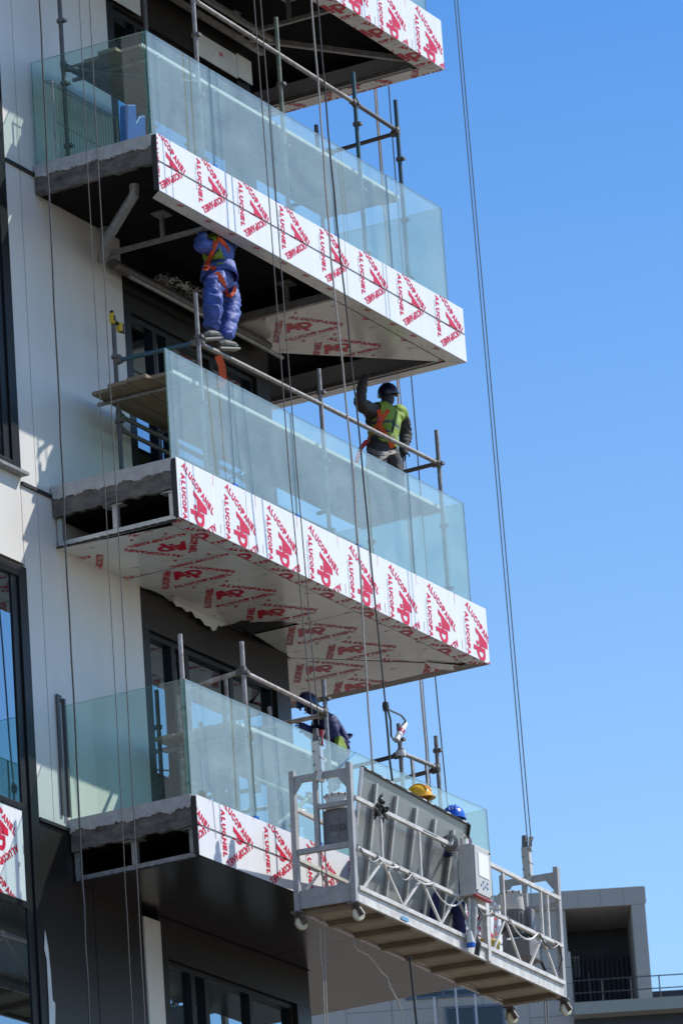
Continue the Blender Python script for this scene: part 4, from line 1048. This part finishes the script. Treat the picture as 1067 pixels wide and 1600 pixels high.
vest(T1, bm, reg, base, J1, off=.022, lo=.3, keep=lambda c: (c-cen).dot(-RX) > -.01+.05*math.sin((c.z-cen.z)*14) and c.z > (J1['waist'].z-base.z)-.07, bands=())
def T1s(pts, w_, off=.05, m=ORANGE, nm='harness_strap'):
    P_ = []
    for (a, c) in pts:
        o_ = at(a, c, y1-.45); dd = (at(a, c, y1+.5)-o_).normalized(); hit = bvh.ray_cast(o_-base, dd)
        P_.append((hit[0]+base-dd*.028) if hit[0] is not None else at(a, c, y1-.12))
    Q_ = []
    for i in range(len(P_)-1):
        for k in range(4): Q_.append(P_[i].lerp(P_[i+1], k/4))
    strap(T1, bvh, base, Q_+[P_[-1]], w_, off=0, proj=False, name=nm, m=m)
T1s([(339, 372), (336, 382), (330, 396), (325, 410), (321, 422)], .055)
T1s([(339, 372), (346, 376), (352, 384), (356, 393)], .05)
T1s([(322, 416), (330, 418), (337, 420)], .045)
T1s([(338, 426), (345, 434), (350, 444), (353, 458)], .055)
T1s([(354, 460), (361, 463), (366, 456), (368, 448)], .035)
# jacket hem standing off the hips
q = MB(); ring = []; zc = J1['pelvis'].lerp(J1['waist'], .35)
for k in range(2):
    for i in range(28):
        a = 2*math.pi*i/28; rr = (.175, .205)[k]*(1+.10*math.sin(3*a+1)); ring.append(zc+Vector((math.cos(a)*rr*1.02, math.sin(a)*rr*.95, (.09, -.055+.03*math.sin(2*a+.5))[k])))
q.add(ring, [(i, 28+i, 28+(i+1) % 28, (i+1) % 28) for i in range(28)]); hm = q.build('jacket_hem', BLUEFAB, T1, smooth=True)
sm_ = hm.modifiers.new('t', 'SOLIDIFY'); sm_.thickness = .01
for (h0, h1) in (((318, 527), (345, 525)), ((342, 541), (371, 542))):
    a, b_ = at(*h0, y1-.02), at(*h1, y1-.10); t = b_-a; q = MB()
    q.tube([a+Z*.012, a+t*.25+Z*.022, a+t*.5+Z*.02, a+t*.8+Z*.008, b_+Z*.004], [.035, .052, .05, .046, .022], 12, SHOE)
    q.bar(a-Z*.028-t*.04, b_-Z*.028+t*.03, .085, .022, (0, 0, 1), SOLE); q.build('shoe', None, T1, bevel=.006)
strap(T1, bvh, base, [at(341, 556, y1-.08), at(347, 572, y1-.09), at(349, 592, y1-.09), at(346, 606, y1-.09)], .075, off=0, proj=False, name='lanyard')
head_bits(T1, J1['head'], (.6, -.7, 0), SKIN, CHAR); helmet(T1, J1['head']+Vector((0, 0, .05)), (.6, -.7, .0), HELY, s=.95)
bm.free()
# worker with lime vest, back to us, on the deck of the third balcony's scaffold
y2 = -.62; zd = 5.32
def on(px, y, z):                                    # point at given column, depth and height
    p = at(px, 700, y)
    for _ in range(6): p2 = at(px+(p.z-z)*(-8.5), 700+(p.z-z)*146, y); p = at(px, 700+(p.z-z)*0, y) if False else p2; break
    return Vector((p.x, y, z))
pel = at(598, 706, y2)
J = dict(pelvis=pel, waist=at(599, 684, y2), chest=at(601, 655, y2), neck=at(604, 633, y2), head=at(607, 617, y2+.02),
         hipl=at(585, 712, y2+.03), hipr=at(612, 714, y2-.03), shol=at(581, 642, y2+.06), shor=at(625, 644, y2-.05),
         elbl=at(561, 630, y2+.02), wril=at(566, 602, y2+.0), hanl=at(570, 590, y2+.0), elbr=at(634, 678, y2-.05), wrir=at(631, 702, y2-.08), hanr=at(629, 711, y2-.08))
hl, hr = J['hipl'], J['hipr']
J['kneel'] = Vector((hl.x-.03, hl.y-.02, (hl.z+zd)/2+.03)); J['ankl'] = Vector((hl.x-.02, hl.y, zd+.08)); J['toel'] = J['ankl']+Vector((.14, .07, -.04))
J['kneer'] = Vector((hr.x+.02, hr.y-.02, (hr.z+zd)/2+.03)); J['ankr'] = Vector((hr.x+.03, hr.y, zd+.08)); J['toer'] = J['ankr']+Vector((.14, .07, -.04))
rd = dict(RAD); rd.update({'pelvis': (.15, .13), 'hip': .125, 'knee': .105, 'ank': .08, 'chest': (.20, .14), 'waist': (.165, .13), 'sho': .095, 'elb': .075, 'wri': .052, 'neck': .07})
T2, body, bm, bvh, reg, J2, base = person('worker seen from behind in a lime safety vest over charcoal clothes, one arm raised', J, rd, cols_(0, 2, 1, 0, 4, 3), None, mats=[CHAR, SHOE, TROU, SKIN, BLACK], fold=.010)
vest(T2, bm, reg, base, J2, off=.02, lo=.15, bands=((.20, .29), (.66, .75)))
f = Vector((.84, .446, 0)); bk = -f*.2
def B2(px, py): return at(px, py, y2)+bk
for pts_ in ([(576, 668), (590, 672), (604, 675), (619, 679)], [(577, 681), (592, 685), (606, 687), (618, 688)]): cast_strap(T2, bvh, base, pts_, y2, .05, VSTR, 'vest_band', .024)
cast_strap(T2, bvh, base, [(617, 638), (614, 655), (611, 676)], y2, .045, VSTR, 'vest_band', .025)
cast_strap(T2, bvh, base, [(592, 640), (594, 652), (591, 664)], y2, .05, lift=.034); cast_strap(T2, bvh, base, [(607, 640), (600, 650), (592, 664)], y2, .045, lift=.036)
cast_strap(T2, bvh, base, [(592, 664), (600, 676), (608, 688), (614, 699)], y2, .055, lift=.04); cast_strap(T2, bvh, base, [(590, 664), (583, 674), (577, 688)], y2, .035, lift=.036)
cast_strap(T2, bvh, base, [(576, 702), (590, 708), (604, 709), (618, 705)], y2, .05, GREYW)
cast_strap(T2, bvh, base, [(580, 712), (592, 719), (602, 712), (610, 704)], y2, .05, GREYW)
q = MB(); c_ = B2(592, 664)+f*.02; q.bar(c_-Z*.03, c_+Z*.03, .05, .04, f); q.build('back_ring_plate', REDP, T2, bevel=.01)
strap(T2, bvh, base, [at(574, 688, y2-.05), at(564, 700, y2-.1), at(560, 712, y2-.12), at(555, 728, y2-.12)], .05, m=REDP, off=0, proj=False, name='lanyard')
helmet(T2, J2['head']+Vector((-.01, 0, .0)), (.84, .446, .1), HELN, up=Vector((-.25, 0, 1))); head_bits(T2, J2['head'], (.84, .446, 0), SKIN, CHAR)
bm.free()
# worker bending over on the lowest balcony's scaffold
y3 = -.66
J = dict(pelvis=at(534, 1176, y3), waist=at(529, 1152, y3), chest=at(515, 1124, y3), neck=at(497, 1110, y3), head=at(481, 1104, y3),
         hipl=at(526, 1180, y3+.1), hipr=at(538, 1182, y3-.1), shol=at(505, 1122, y3+.14), shor=at(513, 1124, y3-.12),
         elbl=at(492, 1148, y3+.15), wril=at(478, 1140, y3+.12), hanl=at(470, 1134, y3+.1), elbr=at(520, 1152, y3-.16), wrir=at(534, 1160, y3-.18), hanr=at(540, 1168, y3-.18))
for s_, dy in (('l', .12), ('r', -.12)):
    h = J['hip'+s_]; J['knee'+s_] = Vector((h.x-.28, h.y, 2.13)); J['ank'+s_] = Vector((h.x-.06, h.y, 1.86)); J['toe'+s_] = J['ank'+s_]+Vector((-.15, 0, -.03))
rd = dict(RAD); rd.update({'chest': (.20, .19), 'waist': (.19, .18), 'pelvis': (.18, .17), 'sho': .11, 'elb': .08, 'hip': .12, 'knee': .1, 'wri': .05})
T3, body, bm, bvh, reg, J3, base = person('worker in navy coveralls and dark blue helmet crouching over the deck above the cradle', J, rd, cols_(0, 0, 1, 0, 4, 3), None, mats=[NAVY, SHOE, TROU, SKIN, LIME], fold=.010)
vest(T3, bm, reg, base, J3, off=.014, lo=.0, keep=lambda c: (c-(J3['pelvis']-base)).z < .0, bands=())
helmet(T3, J3['head']+Vector((0, 0, .02)), (-.8, -.2, -.35), HELN, up=Vector((-.35, 0, 1))); head_bits(T3, J3['head'], (-.85, -.2, -.4), SKIN, CHAR)
q = MB(); q.prism([(p.x, p.z) for p in reversed([at(a, c, y3-.27) for a, c in ((531, 1150), (536, 1152), (543, 1168), (542, 1174), (528, 1168))])], (0, y3-.27, 0), X, Z, .06, None); q.build('vest_hem', LIME, T3, bevel=.008)
bm.free()
# two workers behind the leaning panel, standing in the cradle
def cradle_worker(px, py, m_h, label, fwd, lean=0):
    fz = -.36; p = at(px, py, -2.06); hz = p.z-.10; x0, y0 = p.x, p.y; f = Vector(fwd).normalized(); s_ = f.cross(Z); h = hz-fz
    def q_(fw, sd, t): return Vector((x0-lean*(1-t)**.3, y0, fz+h*t))+f*fw+s_*sd
    J = dict(pelvis=q_(-.02, 0, .58), waist=q_(0, 0, .68), chest=q_(.0, 0, .80), neck=q_(.0, 0, .90), head=q_(.02, 0, .985))
    for k, n in ((-1, 'l'), (1, 'r')):
        J['hip'+n] = q_(-.02, .09*k, .54); J['knee'+n] = q_(.03, .10*k, .30); J['ank'+n] = q_(-.02, .11*k, .06); J['toe'+n] = q_(.13, .12*k, .025)
        J['sho'+n] = q_(0, .17*k, .85); J['elb'+n] = q_(.05, .21*k, .70); J['wri'+n] = q_(.16, .17*k, .62); J['han'+n] = q_(.21, .16*k, .62)
    rd = dict(RAD); rd.update({'hip': .09, 'ank': .06})
    T, body, bm, bvh, reg, J_, base = person(label, J, rd, cols_(0, 2, 1, 0, 3, 3), None, mats=[NAVY, SHOE, TROU, SKIN, BLACK])
    vest(T, bm, reg, base, J_, off=.018, lo=.3, bands=((.3, .38),))
    helmet(T, J_['head']+Vector((0, 0, .03)), f, m_h, s=1.08); head_bits(T, J_['head'], f, SKIN, CHAR)
    bm.free()
cradle_worker(651, 1235, HELY, 'worker of whom only a yellow helmet shows above the leaning panel', (-.2, -1, 0))
cradle_worker(716, 1271, HELB, 'worker of whom only a bright blue helmet shows above the end of the leaning panel', (-.9, -.4, 0), lean=.42)

# ------------------------------------------------------------------ distant building, facing the camera
RV = Vector((math.cos(YAW), -math.sin(YAW), 0)); DV = Vector((math.sin(YAW), math.cos(YAW), 0)); F0 = Vector((CAMP.x, CAMP.y, 0))+DV*205
ga = .022                                             # a few degrees off square
RVb = (RV*math.cos(ga)+DV*math.sin(ga)*1.0).normalized(); DVb = Vector((-RVb.y, RVb.x, 0))
if DVb.dot(DV) < 0: DVb = -DVb
FB = thing('background_building', F0+RV*6+Vector((0, 0, ZB)), 'distant grey-clad building with a framed dark roof opening, low on the right', 'building')
def bgbox(name, u0, u1, d0, d1, z0, z1, m, parent=FB):
    q = MB(); q.hexa([F0+RVb*a+DVb*b_+Vector((0, 0, c)) for c in (z0, z1) for a, b_ in ((u0, d0), (u1, d0), (u1, d1), (u0, d1))]); return q.build(name, m, parent)
# framed opening
bgbox('frame_beam', 2.5, 9.46, 0, 4, 36.92, 37.56, BGW); bgbox('frame_post', 8.98, 9.46, 0, 4, 30, 36.915, BGW)
bgbox('wall', -6, 6.70, .1, 6, 20, 36.915, BGW)
for i in range(9): bgbox('wall_panel', 2.5+i*.78, 2.5+i*.78+.765, -.012, .0-.001, 36.94, 37.54, BGW)
for i in range(4): bgbox('wall_panel', 9.0, 9.44, -.012, -.001, 33.6+i*.83, 33.6+i*.83+.815, BGW)
for i in range(9):
    for j in range(5):
        u0 = -1.0+j*1.56; z0 = 30.4+i*.56
        if z0 > 33.0 and z0 < 33.7 and 2 < u0 < 4.4: continue
        bgbox('wall_panel', u0, u0+1.535, .06, .099, z0, z0+.54, BGW)
bgbox('recess_back', 6.7, 8.98, 3.2, 3.4, 30, 36.915, BGD)
for i in range(13): bgbox('recess_louvre', 6.78+i*.17, 6.84+i*.17, 2.9, 3.1, 33.3, 35.9, BGD)
bgbox('roof_light', 6.85, 7.25, 3.10, 3.15, 35.25, 36.0, mat('far_bright_gap', (.45, .5, .6), .6))
for i in range(4): bgbox('roof_light_bar', 6.93+i*.1, 6.96+i*.1, 3.04, 3.08, 35.2, 36.05, BGD)
bgbox('canopy_beam', 7.4, 7.46, 1.5, 1.8, 33.4, 35.0, BGR)
# terrace band with railing and dark volume behind it
bgbox('terrace_band', 6.72, 16, -.8, -.1, 33.0, 33.42, BGB); bgbox('terrace_wall', 6.72, 16, -.1, 3, 29.5, 33.0, BGD)
bgbox('plant_screen', 9.2, 16, 1.2, 1.4, 33.4, 34.12, BGD)
rl = MB()
for zz in (33.76, 34.20): rl.bar(F0+RVb*6.72-DVb*.7+Vector((0, 0, zz)), F0+RVb*16-DVb*.7+Vector((0, 0, zz)), .03, .035)
rl.build('terrace_rail', BGR, FB)
for i in range(10):
    p = F0+RVb*(6.74+i*.98)-DVb*.7; bar('rail_post', p+Vector((0, 0, 33.42)), p+Vector((0, 0, 34.22)), .035, .035, BGR, FB, up=(0, 1, 0))
# windows low down
for (a, c, z0, z1) in ((2.35, 4.35, 32.2, 33.72), (1.05, 3.6, 34.08, 34.35)):
    q = MB(); fz = .0
    for (u0, u1, s0, s1) in ((a, a+.06, z0, z1), (c-.06, c, z0, z1), (a, c, z1-.06, z1), (a, c, z0, z0+.06), ((a+c)/2-.03, (a+c)/2+.03, z0, z1)):
        q.hexa([F0+RVb*x+DVb*y+Vector((0, 0, z_)) for z_ in (s0, s1) for x, y in ((u0, -.02), (u1, -.02), (u1, .055), (u0, .055))])
    wn = q.build('window', mat('far_window_frame', (.10, .14, .22), .5), FB)
    bgbox('pane', a+.03, c-.03, .02, .04, z0+.03, z1-.03, BGP, wn)
rl = MB()
for i, u_ in enumerate((1.35, 2.0, 2.75, 3.4)):
    p = F0+RVb*u_-DVb*.3; rl.bar(p+Vector((0, 0, 31)), p+Vector((0, 0, 34.3-(i % 2)*.25)), .045, .045, (0, 1, 0))
rl.build('stair_rail', mat('far_white_rail', (.6, .62, .65), .6), FB)
